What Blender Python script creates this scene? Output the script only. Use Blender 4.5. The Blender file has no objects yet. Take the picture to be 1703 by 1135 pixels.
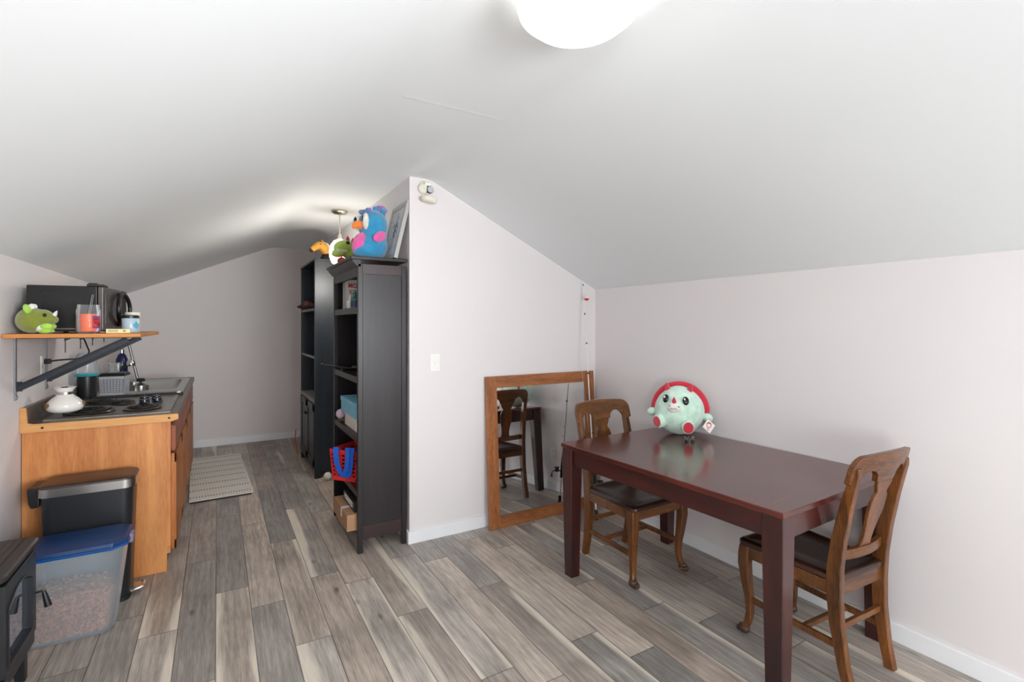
import bpy, bmesh, math, random
from mathutils import Vector, Matrix, Euler
R = math.radians
PI = math.pi
rnd = random.Random(7)
C = bpy.context.scene.collection
scn = bpy.context.scene

# ------------------------------------------------------------------ helpers
WM = {}

class MB:
    """collects shapes into one bmesh"""
    def __init__(s):
        s.bm = bmesh.new(); s.mi = 0
    def _tag(s, faces):
        for f in faces: f.material_index = s.mi
    def box(s, x0, x1, y0, y1, z0, z1, M=None):
        v = [s.bm.verts.new((x, y, z)) for x in (x0, x1) for y in (y0, y1) for z in (z0, z1)]
        if M is not None:
            for w in v: w.co = M @ w.co
        F = [(0, 1, 3, 2), (4, 6, 7, 5), (0, 4, 5, 1), (2, 3, 7, 6), (0, 2, 6, 4), (1, 5, 7, 3)]
        s._tag([s.bm.faces.new([v[i] for i in f]) for f in F])
        return s
    def ring(s, pts): return [s.bm.verts.new(p) for p in pts]
    def skin(s, rings, closed=True, cap=True, loop=False):
        fs = []
        n = len(rings[0]); m = len(rings)
        for i in range(m if loop else m - 1):
            a, b = rings[i], rings[(i + 1) % m]
            for j in range(n if closed else n - 1):
                k = (j + 1) % n
                fs.append(s.bm.faces.new((a[j], a[k], b[k], b[j])))
        if cap and closed and not loop:
            fs.append(s.bm.faces.new(list(reversed(rings[0])))); fs.append(s.bm.faces.new(rings[-1]))
        s._tag(fs); return s
    def tube(s, pts, r, seg=10, loop=False, flat=1.0, up=(0, 0, 1)):
        pts = [Vector(p) for p in pts]; n = len(pts)
        rs = r if isinstance(r, (list, tuple)) else [r] * n
        rings = []; prev = None
        for i, p in enumerate(pts):
            a = pts[(i - 1) % n] if (loop or i > 0) else p
            b = pts[(i + 1) % n] if (loop or i < n - 1) else p
            t = (b - a).normalized()
            if prev is None:
                u = Vector(up)
                if abs(u.dot(t)) > .95: u = Vector((1, 0, 0)) if abs(t.x) < .9 else Vector((0, 1, 0))
            else: u = prev
            u = (u - t * u.dot(t)).normalized(); prev = u
            w = t.cross(u)
            rings.append(s.ring([p + (u * math.cos(2 * PI * k / seg) * flat + w * math.sin(2 * PI * k / seg)) * rs[i] for k in range(seg)]))
        return s.skin(rings, loop=loop)
    def cyl(s, p0, p1, r0, r1=None, seg=20):
        return s.tube([p0, p1], [r0, r0 if r1 is None else r1], seg)
    def bar(s, p0, p1, a, b, up=(0, 0, 1), a1=None, b1=None):
        """rectangular bar, a across (side), b along up"""
        p0, p1 = Vector(p0), Vector(p1); t = (p1 - p0).normalized(); u = Vector(up)
        u = (u - t * u.dot(t)).normalized(); w = t.cross(u)
        a1 = a if a1 is None else a1; b1 = b if b1 is None else b1
        rg = []
        for p, A, B in ((p0, a, b), (p1, a1, b1)):
            rg.append(s.ring([p + w * A / 2 * i + u * B / 2 * j for i, j in ((-1, -1), (1, -1), (1, 1), (-1, 1))]))
        return s.skin(rg)
    def barpath(s, rows):
        """rows: (center, wx, wy) horizontal rectangles skinned in order"""
        rg = [s.ring([(c[0] + i * a / 2, c[1] + j * b / 2, c[2]) for i, j in ((-1, -1), (1, -1), (1, 1), (-1, 1))]) for c, a, b in rows]
        return s.skin(rg)
    def lathe(s, prof, c=(0, 0, 0), seg=32, M=None, cap=True):
        rg = []
        for r, z in prof:
            pts = [Vector((c[0] + max(r, 1e-4) * math.cos(2 * PI * k / seg), c[1] + max(r, 1e-4) * math.sin(2 * PI * k / seg), c[2] + z)) for k in range(seg)]
            if M is not None: pts = [M @ p for p in pts]
            rg.append(s.ring(pts))
        return s.skin(rg, cap=cap)
    def ell(s, c, r, rot=None, seg=20, rings=12):
        M = Matrix.Translation(c)
        if rot: M = M @ Euler([R(a) for a in rot]).to_matrix().to_4x4()
        M = M @ Matrix.Diagonal((r[0], r[1], r[2], 1))
        res = bmesh.ops.create_uvsphere(s.bm, u_segments=seg, v_segments=rings, radius=1, matrix=M)
        fs = {f for v in res['verts'] for f in v.link_faces}
        s._tag(fs); return s
    def ico(s, c, r, rot=None, sub=1):
        M = Matrix.Translation(c)
        if rot: M = M @ Euler(rot).to_matrix().to_4x4()
        M = M @ Matrix.Diagonal((r[0], r[1], r[2], 1))
        res = bmesh.ops.create_icosphere(s.bm, subdivisions=sub, radius=1, matrix=M)
        s._tag({f for v in res['verts'] for f in v.link_faces}); return s
    def prism(s, poly, axis, a, b, M=None):
        """poly: 2D points; axis 0/1/2 the extrusion axis"""
        def P(p, t):
            v = Vector((t, p[0], p[1]) if axis == 0 else (p[0], t, p[1]) if axis == 1 else (p[0], p[1], t))
            return M @ v if M is not None else v
        r0 = s.ring([P(p, a) for p in poly]); r1 = s.ring([P(p, b) for p in poly])
        return s.skin([r0, r1])
    def sheet(s, cols, top, bot, y, th):
        """plate in the XZ plane bent by y(x); thickness th along y"""
        F = [[], [], [], []]
        for x in cols:
            F[0].append(s.bm.verts.new((x, y(x), bot(x)))); F[1].append(s.bm.verts.new((x, y(x), top(x))))
            F[2].append(s.bm.verts.new((x, y(x) + th, top(x)))); F[3].append(s.bm.verts.new((x, y(x) + th, bot(x))))
        rg = [[F[k][i] for k in range(4)] for i in range(len(cols))]
        return s.skin(rg)
    def text(s, body, size, M, ext=.0004, ax='CENTER', ay='CENTER', bold=0.0):
        cu = bpy.data.curves.new('t', 'FONT'); cu.body = body; cu.size = size; cu.extrude = ext; cu.offset = bold
        cu.align_x = ax; cu.align_y = ay
        o = bpy.data.objects.new('t', cu); C.objects.link(o)
        bpy.context.view_layer.update()
        me = bpy.data.meshes.new_from_object(o.evaluated_get(bpy.context.evaluated_depsgraph_get()))
        n0 = len(s.bm.verts); f0 = len(s.bm.faces)
        s.bm.from_mesh(me); s.bm.verts.ensure_lookup_table(); s.bm.faces.ensure_lookup_table()
        for v in s.bm.verts[n0:]: v.co = M @ v.co
        s._tag(s.bm.faces[f0:])
        bpy.data.objects.remove(o); bpy.data.curves.remove(cu); bpy.data.meshes.remove(me)
        return s
    def build(s, name, mats, parent=None, world=False, bevel=0, seg=2, smooth=32, base=None, remesh=0, subd=0, rot=0):
        me = bpy.data.meshes.new(name)
        bmesh.ops.recalc_face_normals(s.bm, faces=s.bm.faces[:])
        if world and parent is not None: s.bm.transform(WM[parent.name].inverted())
        o = bpy.data.objects.new(name, me); C.objects.link(o)
        if parent is not None:
            o.parent = parent; WM[o.name] = WM[parent.name]
        else:
            M = Matrix.Translation(base or (0, 0, 0)) @ Matrix.Rotation(rot, 4, 'Z')
            if base: o.location = base
            o.rotation_euler.z = rot
            if world: s.bm.transform(M.inverted())
            WM[o.name] = M
        s.bm.to_mesh(me); s.bm.free()
        for m in (mats if isinstance(mats, (list, tuple)) else [mats]): me.materials.append(m)
        if smooth:
            for p in me.polygons: p.use_smooth = True
            me.set_sharp_from_angle(angle=R(smooth))
        if bevel:
            m = o.modifiers.new('b', 'BEVEL'); m.width = bevel; m.segments = seg; m.limit_method = 'ANGLE'; m.angle_limit = R(35)
            m.harden_normals = True
        if remesh:
            m = o.modifiers.new('r', 'REMESH'); m.mode = 'VOXEL'; m.voxel_size = remesh; m.use_smooth_shade = True
            m = o.modifiers.new('s', 'SMOOTH'); m.iterations = 6; m.factor = .6
        if subd:
            m = o.modifiers.new('s', 'SUBSURF'); m.levels = subd; m.render_levels = subd
        return o

def thing(name, label, cat, loc=(0, 0, 0), rz=0, group=None):
    o = bpy.data.objects.new(name, None); C.objects.link(o); o.empty_display_size = .1
    o.location = loc; o.rotation_euler = (0, 0, rz)
    o['label'] = label; o['category'] = cat
    if group: o['group'] = group
    WM[o.name] = Matrix.Translation(loc) @ Matrix.Rotation(rz, 4, 'Z')
    return o
def tag(o, label, cat, group=None, kind=None):
    o['label'] = label; o['category'] = cat
    if group: o['group'] = group
    if kind: o['kind'] = kind
    return o
def struct(o): o['kind'] = 'structure'; return o
def plabel(o, l): o['label'] = l; return o
def dup(root, loc, rz, label, group=None):
    r = root.copy(); C.objects.link(r); r.location = loc; r.rotation_euler = (0, 0, rz); r['label'] = label
    if group: r['group'] = group
    for ch in list(root.children):
        c = ch.copy(); C.objects.link(c); c.parent = r
        for g in ch.children:
            d = g.copy(); C.objects.link(d); d.parent = c
    return r

# ------------------------------------------------------------------ materials
def srgb(r, g, b):
    f = lambda c: (c / 255 / 12.92) if c / 255 <= .04045 else ((c / 255 + .055) / 1.055) ** 2.4
    return (f(r), f(g), f(b), 1)
def newmat(name):
    m = bpy.data.materials.new(name); m.use_nodes = True
    nt = m.node_tree; return m, nt, nt.nodes['Principled BSDF']
def N(nt, t, **k):
    n = nt.nodes.new(t)
    for a, b in k.items():
        if a.startswith('i_'): n.inputs[a[2:].replace('_', ' ')].default_value = b
        else: setattr(n, a, b)
    return n
def mat(name, col, rough=.5, metal=0, var=.06, scale=8, bump=0, bscale=60, coat=0, emit=None, spec=.5, sheen=0):
    m, nt, b = newmat(name); L = nt.links
    tc = N(nt, 'ShaderNodeTexCoord')
    nz = N(nt, 'ShaderNodeTexNoise'); nz.inputs['Scale'].default_value = scale; nz.inputs['Detail'].default_value = 4
    L.new(tc.outputs['Object'], nz.inputs['Vector'])
    cr = N(nt, 'ShaderNodeValToRGB')
    c0 = [max(0, c * (1 - var)) for c in col[:3]] + [1]; c1 = [min(1, c * (1 + var)) for c in col[:3]] + [1]
    cr.color_ramp.elements[0].position = .3; cr.color_ramp.elements[1].position = .7
    cr.color_ramp.elements[0].color = c0; cr.color_ramp.elements[1].color = c1
    L.new(nz.outputs['Fac'], cr.inputs['Fac']); L.new(cr.outputs['Color'], b.inputs['Base Color'])
    b.inputs['Roughness'].default_value = rough; b.inputs['Metallic'].default_value = metal
    b.inputs['Coat Weight'].default_value = coat; b.inputs['Specular IOR Level'].default_value = spec
    if sheen: b.inputs['Sheen Weight'].default_value = sheen; b.inputs['Sheen Roughness'].default_value = .6
    if bump:
        n2 = N(nt, 'ShaderNodeTexNoise'); n2.inputs['Scale'].default_value = bscale; n2.inputs['Detail'].default_value = 3
        L.new(tc.outputs['Object'], n2.inputs['Vector'])
        bp = N(nt, 'ShaderNodeBump'); bp.inputs['Strength'].default_value = bump; bp.inputs['Distance'].default_value = .01
        L.new(n2.outputs['Fac'], bp.inputs['Height']); L.new(bp.outputs['Normal'], b.inputs['Normal'])
    if emit:
        b.inputs['Emission Color'].default_value = emit[0]; b.inputs['Emission Strength'].default_value = emit[1]
    return m
def wood(name, c0, c1, axis=2, rough=.4, scale=9, fine=.35, coat=0, stretch=.08, dark=None, spec=.5, bump=.04, cloud=0):
    """grain running along axis"""
    m, nt, b = newmat(name); L = nt.links
    tc = N(nt, 'ShaderNodeTexCoord'); mp = N(nt, 'ShaderNodeMapping')
    sc = [1, 1, 1]; sc[axis] = stretch; mp.inputs['Scale'].default_value = sc
    L.new(tc.outputs['Object'], mp.inputs['Vector'])
    n1 = N(nt, 'ShaderNodeTexNoise'); n1.inputs['Scale'].default_value = scale; n1.inputs['Detail'].default_value = 5; n1.inputs['Distortion'].default_value = 1.2
    n2 = N(nt, 'ShaderNodeTexNoise'); n2.inputs['Scale'].default_value = scale * 14; n2.inputs['Detail'].default_value = 3
    L.new(mp.outputs[0], n1.inputs['Vector']); L.new(mp.outputs[0], n2.inputs['Vector'])
    mx = N(nt, 'ShaderNodeMix'); mx.data_type = 'FLOAT'; mx.inputs['Factor'].default_value = fine
    L.new(n1.outputs['Fac'], mx.inputs[2]); L.new(n2.outputs['Fac'], mx.inputs[3])
    cr = N(nt, 'ShaderNodeValToRGB')
    e = cr.color_ramp.elements; e[0].position = .36; e[0].color = c0; e[1].position = .64; e[1].color = c1
    if dark: q = e.new(.30); q.color = dark
    L.new(mx.outputs[0], cr.inputs['Fac'])
    out = cr.outputs['Color']
    if cloud:
        n3 = N(nt, 'ShaderNodeTexNoise'); n3.inputs['Scale'].default_value = 3; L.new(tc.outputs['Object'], n3.inputs['Vector'])
        mr = N(nt, 'ShaderNodeMapRange'); mr.inputs[1].default_value = .3; mr.inputs[2].default_value = .7; mr.inputs[3].default_value = 1 - cloud; mr.inputs[4].default_value = 1 + cloud
        L.new(n3.outputs['Fac'], mr.inputs[0])
        mm = N(nt, 'ShaderNodeMix'); mm.data_type = 'RGBA'; mm.blend_type = 'MULTIPLY'; mm.inputs['Factor'].default_value = 1
        L.new(out, mm.inputs[6]); L.new(mr.outputs[0], mm.inputs[7]); out = mm.outputs[2]
    L.new(out, b.inputs['Base Color'])
    b.inputs['Roughness'].default_value = rough; b.inputs['Coat Weight'].default_value = coat; b.inputs['Coat Roughness'].default_value = .12
    b.inputs['Specular IOR Level'].default_value = spec
    bp = N(nt, 'ShaderNodeBump'); bp.inputs['Strength'].default_value = bump; bp.inputs['Distance'].default_value = .004
    L.new(mx.outputs[0], bp.inputs['Height']); L.new(bp.outputs['Normal'], b.inputs['Normal'])
    return m
def clear(name, tint, op=.1, rough=.05, body=None):
    """thin clear or milky plastic and glass: see-through mixed with a glossy/diffuse skin"""
    m, nt, b = newmat(name); L = nt.links; out = nt.nodes['Material Output']
    b.inputs['Base Color'].default_value = body or tint; b.inputs['Roughness'].default_value = rough
    tr = N(nt, 'ShaderNodeBsdfTransparent'); tr.inputs['Color'].default_value = tint
    lw = N(nt, 'ShaderNodeFresnel'); lw.inputs['IOR'].default_value = 1.35
    ad = N(nt, 'ShaderNodeMath', operation='ADD'); ad.use_clamp = True; ad.inputs[1].default_value = op
    L.new(lw.outputs[0], ad.inputs[0])
    mx = N(nt, 'ShaderNodeMixShader'); L.new(ad.outputs[0], mx.inputs[0]); L.new(tr.outputs[0], mx.inputs[1]); L.new(b.outputs[0], mx.inputs[2])
    L.new(mx.outputs[0], out.inputs['Surface']); return m

M_wall = mat('wall_paint', srgb(227, 222, 222), .75, var=.012, scale=1.5, bump=.03, bscale=45)
M_ceil = mat('ceiling_paint', srgb(234, 238, 239), .8, var=.015, scale=.9, bump=.02, bscale=30)
M_trim = mat('white_trim', srgb(238, 240, 242), .4, var=.02)
M_esp = wood('espresso_wood', srgb(16, 12, 14), srgb(36, 28, 31), 2, .36, 22, .55, stretch=.05, bump=.1, spec=.42)
M_espr = wood('worn_espresso_wood', srgb(28, 14, 16), srgb(54, 28, 29), 1, .38, 18, .5, stretch=.06, bump=.06)
M_esp2 = wood('espresso_blue_sheen', srgb(16, 23, 30), srgb(32, 43, 53), 2, .4, 20, .5, stretch=.06, bump=.1)  # blue sky reflection put into the colour of dark brown wood
M_mah = wood('mahogany_dark', srgb(30, 9, 9), srgb(74, 25, 19), 2, .3, 9, .3, stretch=.08, coat=.3, cloud=.2)
M_mahtop = wood('mahogany_top_sheen', srgb(56, 18, 14), srgb(98, 40, 31), 1, .24, 7, .35, stretch=.07, coat=.35, cloud=.15)  # lighter than the legs: the top's reflected light is put into its colour
M_mahx = wood('mahogany_rail', srgb(30, 9, 9), srgb(72, 24, 19), 1, .3, 9, .3, stretch=.08, coat=.3, cloud=.2)
M_oak = wood('aged_oak', srgb(62, 32, 8), srgb(126, 74, 28), 2, .38, 16, .5, stretch=.09, coat=.2, dark=srgb(50, 27, 12), cloud=.25)
M_oakx = wood('aged_oak_cross', srgb(64, 34, 9), srgb(128, 76, 30), 0, .38, 14, .5, stretch=.09, coat=.2, dark=srgb(54, 30, 14), cloud=.25)
M_seat = wood('dark_seat_wood', srgb(32, 17, 10), srgb(66, 36, 21), 1, .32, 10, .4, stretch=.1, coat=.25, cloud=.3)
M_claw = mat('worn_claw_wood', srgb(72, 48, 32), .5, var=.4, scale=60)
M_mirw = wood('mirror_frame_upright', srgb(122, 70, 34), srgb(176, 110, 62), 2, .45, 14, .5, stretch=.1, dark=srgb(110, 62, 28))
M_mirx = wood('mirror_frame_cross', srgb(122, 70, 34), srgb(176, 110, 62), 0, .45, 14, .5, stretch=.1, dark=srgb(110, 62, 28))
M_cab = wood('cabinet_veneer', srgb(178, 106, 52), srgb(216, 148, 86), 2, .42, 7, .3, stretch=.14, dark=srgb(168, 92, 46), cloud=.06)
M_cabd = wood('cabinet_door_wood', srgb(140, 78, 32), srgb(188, 116, 58), 2, .42, 9, .35, stretch=.1)
M_draw = wood('drawer_redwood', srgb(112, 54, 32), srgb(160, 86, 52), 1, .42, 9, .35, stretch=.1)
M_edge = wood('pine_edge', srgb(196, 138, 76), srgb(226, 170, 106), 0, .5, 9, .3, stretch=.08)
M_shelf = wood('shelf_pine', srgb(170, 104, 46), srgb(214, 146, 76), 0, .5, 12, .3, stretch=.05)
M_lam = mat('speckled_laminate', srgb(98, 88, 82), .35, var=.25, scale=35)
M_steel = mat('brushed_steel', srgb(180, 180, 178), .28, 1, var=.05)
M_steelw = mat('worn_cooktop_steel', srgb(150, 146, 138), .3, .9, var=.2, scale=9)
M_chrome = mat('chrome', srgb(215, 215, 215), .12, 1, var=.02)
M_blk = mat('black_plastic', srgb(17, 18, 20), .38, var=.1)
M_blkm = mat('black_matte', srgb(16, 16, 18), .6, var=.1)
M_coil = mat('burner_coil', srgb(30, 28, 28), .5, .3, var=.2)
M_pan = mat('drip_pan_steel', srgb(92, 84, 78), .3, .8, var=.3, scale=30)
M_bin = mat('trash_can_black', srgb(26, 29, 33), .4, var=.08)
M_lidtop = mat('trash_lid_dark', srgb(50, 37, 34), .35, var=.12, scale=14)
M_blue = mat('blue_plastic', srgb(12, 50, 96), .35, var=.15, scale=12)
M_bluerim = mat('blue_plastic_rim', srgb(14, 76, 146), .3, var=.05)
M_stove = mat('stove_black', srgb(30, 32, 35), .42, var=.12, scale=20)
M_stovetop = mat('stove_top', srgb(44, 40, 39), .5, var=.12, scale=16)
M_kib = mat('kibble_brown', srgb(196, 140, 100), .8, var=.35, scale=60)
M_white = mat('white_plastic', srgb(238, 236, 230), .35, var=.02)
M_cream = mat('cream_plastic', srgb(226, 222, 206), .4, var=.03)
M_iron = mat('bracket_steel', srgb(38, 42, 48), .42, .4, var=.12)
M_zinc = mat('zinc_upright', srgb(150, 152, 156), .35, .7, var=.1)

# ------------------------------------------------------------------ room shell
XL, XR, YB, YF, YP, XP = -.89, 2.68, 6.95, -2.9, 3.18, 1.094
ZC, ZR, ZL = 2.435, 1.742, 1.79
CL, CR = .585, 1.25
T = .1
# floor of individual boards in one sheet, a tone per board in a colour attribute
bm = bmesh.new(); uv = bm.loops.layers.uv.new('UVMap'); ca = bm.loops.layers.float_color.new('board')
offs = {-3: 3.08, -2: 2.85, -1: 2.37, 0: 3.12, 1: 2.866, 2: 2.43, 3: 3.04, 4: 2.87, 5: 2.415, 6: 1.81, 7: 2.885, 8: 2.447, 9: 1.82, 10: 1.603, 11: 2.2, 12: 1.833, 13: 1.62, 14: 2.5, 15: 1.86, 16: 1.8}
# (row, board): tone 0 dark grey .. 1 light tan, brownness, streak side flags
known = {(0, 0): (.12, .2, 0), (0, -1): (.38, .7, 3), (0, 1): (.2, .1, 0), (1, 0): (.72, .7, 0), (1, 1): (.72, .7, 0), (1, -1): (.2, .2, 0), (2, -1): (.55, .2, 1),
    (2, 0): (.38, .8, 3), (2, 1): (.05, .1, 0), (3, 0): (.3, .3, 1), (3, -1): (.55, .8, 0), (3, 1): (.15, .1, 0), (4, 0): (.6, .8, 0), (4, -1): (.6, .3, 3), (4, -2): (.5, .3, 1),
    (5, 0): (.4, .7, 2), (5, -1): (.36, .7, 1), (6, 0): (.55, .3, 3), (6, 1): (.5, .3, 1), (7, 0): (.35, .1, 0), (7, -1): (.8, .7, 0), (8, 0): (.35, .1, 0), (8, -1): (.36, .6, 2),
    (8, -2): (.4, .4, 3), (9, 0): (.8, .7, 0), (9, -1): (.35, .1, 2), (10, 0): (.75, .8, 0), (10, -1): (.2, .1, 0), (11, 0): (.35, .6, 2), (11, -1): (.45, .9, 2), (12, 0): (.25, .1, 2),
    (12, -1): (.3, .1, 2), (13, 0): (.6, .6, 1), (14, 0): (.2, .1, 1), (-1, 0): (.15, .2, 0), (-1, 1): (.25, .5, 0), (-2, 0): (.38, .8, 3), (-2, -1): (.6, .2, 2), (-3, 0): (.35, .2, 0), (-3, -1): (.3, .2, 0)}
PW, PLEN = .1555, 1.22
for k in range(-6, 18):
    x0, x1 = max(XL, k * PW - .008), min(XR, (k + 1) * PW - .008)
    if x1 <= x0: continue
    o0 = offs.get(k, 2 + rnd.random() * 1.2)
    n = math.floor((YF - o0) / PLEN)
    while o0 + n * PLEN < YB:
        a, b_ = max(YF, o0 + n * PLEN), min(YB, o0 + (n + 1) * PLEN)
        if b_ > a:
            t, br, st = known.get((k, n), (rnd.random() * .7 + .1, rnd.random(), rnd.choice((0, 0, 0, 1, 2))))
            f = bm.faces.new([bm.verts.new((X, Y, 0)) for X, Y in ((x0, a), (x1, a), (x1, b_), (x0, b_))])
            for lp in f.loops:
                X, Y = lp.vert.co.x, lp.vert.co.y
                lp[uv].uv = ((X - (k * PW - .008)) / PW, (Y - (o0 + n * PLEN)) / PLEN)
                lp[ca] = (t, br, st / 3.0, ((k * 37 + n * 101) % 97) / 97)
        n += 1
me = bpy.data.meshes.new('floor'); bm.to_mesh(me); bm.free()
floor = struct(bpy.data.objects.new('floor', me)); C.objects.link(floor)
m, nt, b = newmat('floor_boards'); L = nt.links
at = N(nt, 'ShaderNodeAttribute', attribute_name='board'); sp = N(nt, 'ShaderNodeSeparateColor'); L.new(at.outputs['Color'], sp.inputs[0])
uvn = N(nt, 'ShaderNodeUVMap'); su = N(nt, 'ShaderNodeSeparateXYZ'); L.new(uvn.outputs[0], su.inputs[0])
tc = N(nt, 'ShaderNodeTexCoord')
def mth(op, a, b2=None, c=None, clamp=False):
    n = N(nt, 'ShaderNodeMath', operation=op); n.use_clamp = clamp
    for i, v in enumerate((a, b2, c)):
        if v is None: continue
        if isinstance(v, (int, float)): n.inputs[i].default_value = v
        else: L.new(v, n.inputs[i])
    return n.outputs[0]
def rgbmix(f, a, b2, bt='MIX'):
    n = N(nt, 'ShaderNodeMix'); n.data_type = 'RGBA'; n.blend_type = bt
    for i, v in ((0, f), (6, a), (7, b2)):
        if isinstance(v, (int, float)): n.inputs[i].default_value = v
        elif isinstance(v, tuple): n.inputs[i].default_value = v
        else: L.new(v, n.inputs[i])
    return n.outputs[2]
cmb = N(nt, 'ShaderNodeCombineXYZ'); so = N(nt, 'ShaderNodeSeparateXYZ'); L.new(tc.outputs['Object'], so.inputs[0])
L.new(so.outputs[0], cmb.inputs[0]); L.new(so.outputs[1], cmb.inputs[1]); L.new(mth('MULTIPLY', at.outputs['Alpha'], 37.0), cmb.inputs[2])
mp = N(nt, 'ShaderNodeMapping'); mp.inputs['Scale'].default_value = (1, .1, 1); L.new(cmb.outputs[0], mp.inputs[0])
def noise(scale, vec, det=4, dist=0):
    n = N(nt, 'ShaderNodeTexNoise'); n.inputs['Scale'].default_value = scale; n.inputs['Detail'].default_value = det; n.inputs['Distortion'].default_value = dist
    L.new(vec, n.inputs['Vector']); return n.outputs['Fac']
g1 = noise(16, mp.outputs[0], 5, 1.5); g2 = noise(140, mp.outputs[0], 3); g3 = noise(3.2, cmb.outputs[0], 3, .4)
base = rgbmix(sp.outputs[0], rgbmix(sp.outputs[1], srgb(132, 129, 126), srgb(144, 129, 118)), rgbmix(sp.outputs[1], srgb(188, 181, 171), srgb(194, 179, 164)))
gr = N(nt, 'ShaderNodeMapRange'); gr.inputs[1].default_value = .3; gr.inputs[2].default_value = .7; gr.inputs[3].default_value = .64; gr.inputs[4].default_value = 1.26
L.new(mth('ADD', mth('MULTIPLY', g1, .58), mth('MULTIPLY', g2, .42)), gr.inputs[0])
gg = N(nt, 'ShaderNodeMapRange'); gg.inputs[1].default_value = .3; gg.inputs[2].default_value = .7; gg.inputs[3].default_value = .78; gg.inputs[4].default_value = 1.16
L.new(g3, gg.inputs[0])
col = rgbmix(1.0, rgbmix(1.0, base, gr.outputs[0], 'MULTIPLY'), gg.outputs[0], 'MULTIPLY')
wv = N(nt, 'ShaderNodeTexWave'); wv.wave_type = 'BANDS'; wv.bands_direction = 'X'; wv.inputs['Scale'].default_value = 9; wv.inputs['Distortion'].default_value = 9; wv.inputs['Detail'].default_value = 3; wv.inputs['Detail Scale'].default_value = 1.6
L.new(mp.outputs[0], wv.inputs['Vector'])
wr = N(nt, 'ShaderNodeMapRange'); wr.inputs[3].default_value = .9; wr.inputs[4].default_value = 1.06; L.new(wv.outputs['Fac'], wr.inputs[0])
mp2 = N(nt, 'ShaderNodeMapping'); mp2.inputs['Scale'].default_value = (1, .03, 1); L.new(cmb.outputs[0], mp2.inputs[0])
g4 = N(nt, 'ShaderNodeMapRange'); g4.inputs[1].default_value = .35; g4.inputs[2].default_value = .6; g4.inputs[3].default_value = .84; g4.inputs[4].default_value = 1.08; L.new(noise(230, mp2.outputs[0], 2), g4.inputs[0])
col = rgbmix(1.0, rgbmix(1.0, col, wr.outputs[0], 'MULTIPLY'), g4.outputs[0], 'MULTIPLY')
col = rgbmix(1.0, col, (1.13, 1.13, 1.13, 1), 'MULTIPLY')
wob = mth('MULTIPLY', mth('SUBTRACT', noise(7, mp.outputs[0], 3, .6), .47), 1.5)
dist_lo = mth('ADD', su.outputs[0], wob); dist_hi = mth('ADD', mth('SUBTRACT', 1.0, su.outputs[0]), wob)
def edge(d):
    n = N(nt, 'ShaderNodeMapRange'); n.interpolation_type = 'SMOOTHSTEP'; n.inputs[1].default_value = .0; n.inputs[2].default_value = .24; n.inputs[3].default_value = 1; n.inputs[4].default_value = 0
    L.new(d, n.inputs[0]); return n.outputs[0]
st3 = mth('MULTIPLY', sp.outputs[2], 3.0)
f_lo = mth('MAXIMUM', mth('COMPARE', st3, 1.0, .2), mth('COMPARE', st3, 3.0, .2)); f_hi = mth('MAXIMUM', mth('COMPARE', st3, 2.0, .2), mth('COMPARE', st3, 3.0, .2))
streak = mth('MAXIMUM', mth('MULTIPLY', edge(dist_lo), f_lo), mth('MULTIPLY', edge(dist_hi), f_hi))
col = rgbmix(mth('MULTIPLY', streak, mth('MULTIPLY', g4.outputs[0], .82)), col, srgb(230, 220, 203))
# knots
vo = N(nt, 'ShaderNodeTexVoronoi'); vo.inputs['Scale'].default_value = 1.0
mk = N(nt, 'ShaderNodeMapping'); mk.inputs['Scale'].default_value = (4.5, 1.9, 1); L.new(cmb.outputs[0], mk.inputs[0]); L.new(mk.outputs[0], vo.inputs['Vector'])
kn = N(nt, 'ShaderNodeMapRange'); kn.inputs[1].default_value = .02; kn.inputs[2].default_value = .085; kn.inputs[3].default_value = .7; kn.inputs[4].default_value = 0
L.new(vo.outputs['Distance'], kn.inputs[0]); col = rgbmix(kn.outputs[0], col, srgb(58, 50, 46))
eu = mth('MINIMUM', su.outputs[0], mth('SUBTRACT', 1.0, su.outputs[0])); ev = mth('MULTIPLY', mth('MINIMUM', su.outputs[1], mth('SUBTRACT', 1.0, su.outputs[1])), PLEN / PW)
sm = N(nt, 'ShaderNodeMapRange'); sm.inputs[1].default_value = .006; sm.inputs[2].default_value = .02; sm.inputs[3].default_value = .75; sm.inputs[4].default_value = 0
L.new(mth('MINIMUM', eu, ev), sm.inputs[0]); col = rgbmix(sm.outputs[0], col, srgb(48, 42, 38))
L.new(col, b.inputs['Base Color']); b.inputs['Roughness'].default_value = .42
bp = N(nt, 'ShaderNodeBump'); bp.inputs['Strength'].default_value = .12; bp.inputs['Distance'].default_value = .003
L.new(mth('SUBTRACT', g1, sm.outputs[0]), bp.inputs['Height']); L.new(bp.outputs['Normal'], b.inputs['Normal'])
me.materials.append(m)

# ceiling: one folded sheet with thickness (left slope, flat strip, right slope)
mb = MB()
lo = [(XL, ZL), (CL - .10, ZC - .045), (CL, ZC - .006), (CL + .10, ZC), (CR - .05, ZC), (CR, ZC - .006), (CR + .05, ZC - .028), (XR, ZR)]
up = [(x, z + T) for x, z in lo]
poly = [(XL - T, ZL - .045)] + lo + [(XR + T, ZR - .05), (XR + T, ZR + T)] + [(x, z) for x, z in reversed(up)] + [(XL - T, ZL + T)]
r0 = mb.ring([(x, YF - T, z) for x, z in lo]); r1 = mb.ring([(x, YB + T, z) for x, z in lo])
for i in range(len(lo) - 1): mb.bm.faces.new((r0[i], r0[i + 1], r1[i + 1], r1[i]))
r2 = mb.ring([(x, YF - T, z) for x, z in up]); r3 = mb.ring([(x, YB + T, z) for x, z in up])
for i in range(len(lo) - 1): mb.bm.faces.new((r2[i], r3[i], r3[i + 1], r2[i + 1]))
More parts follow.
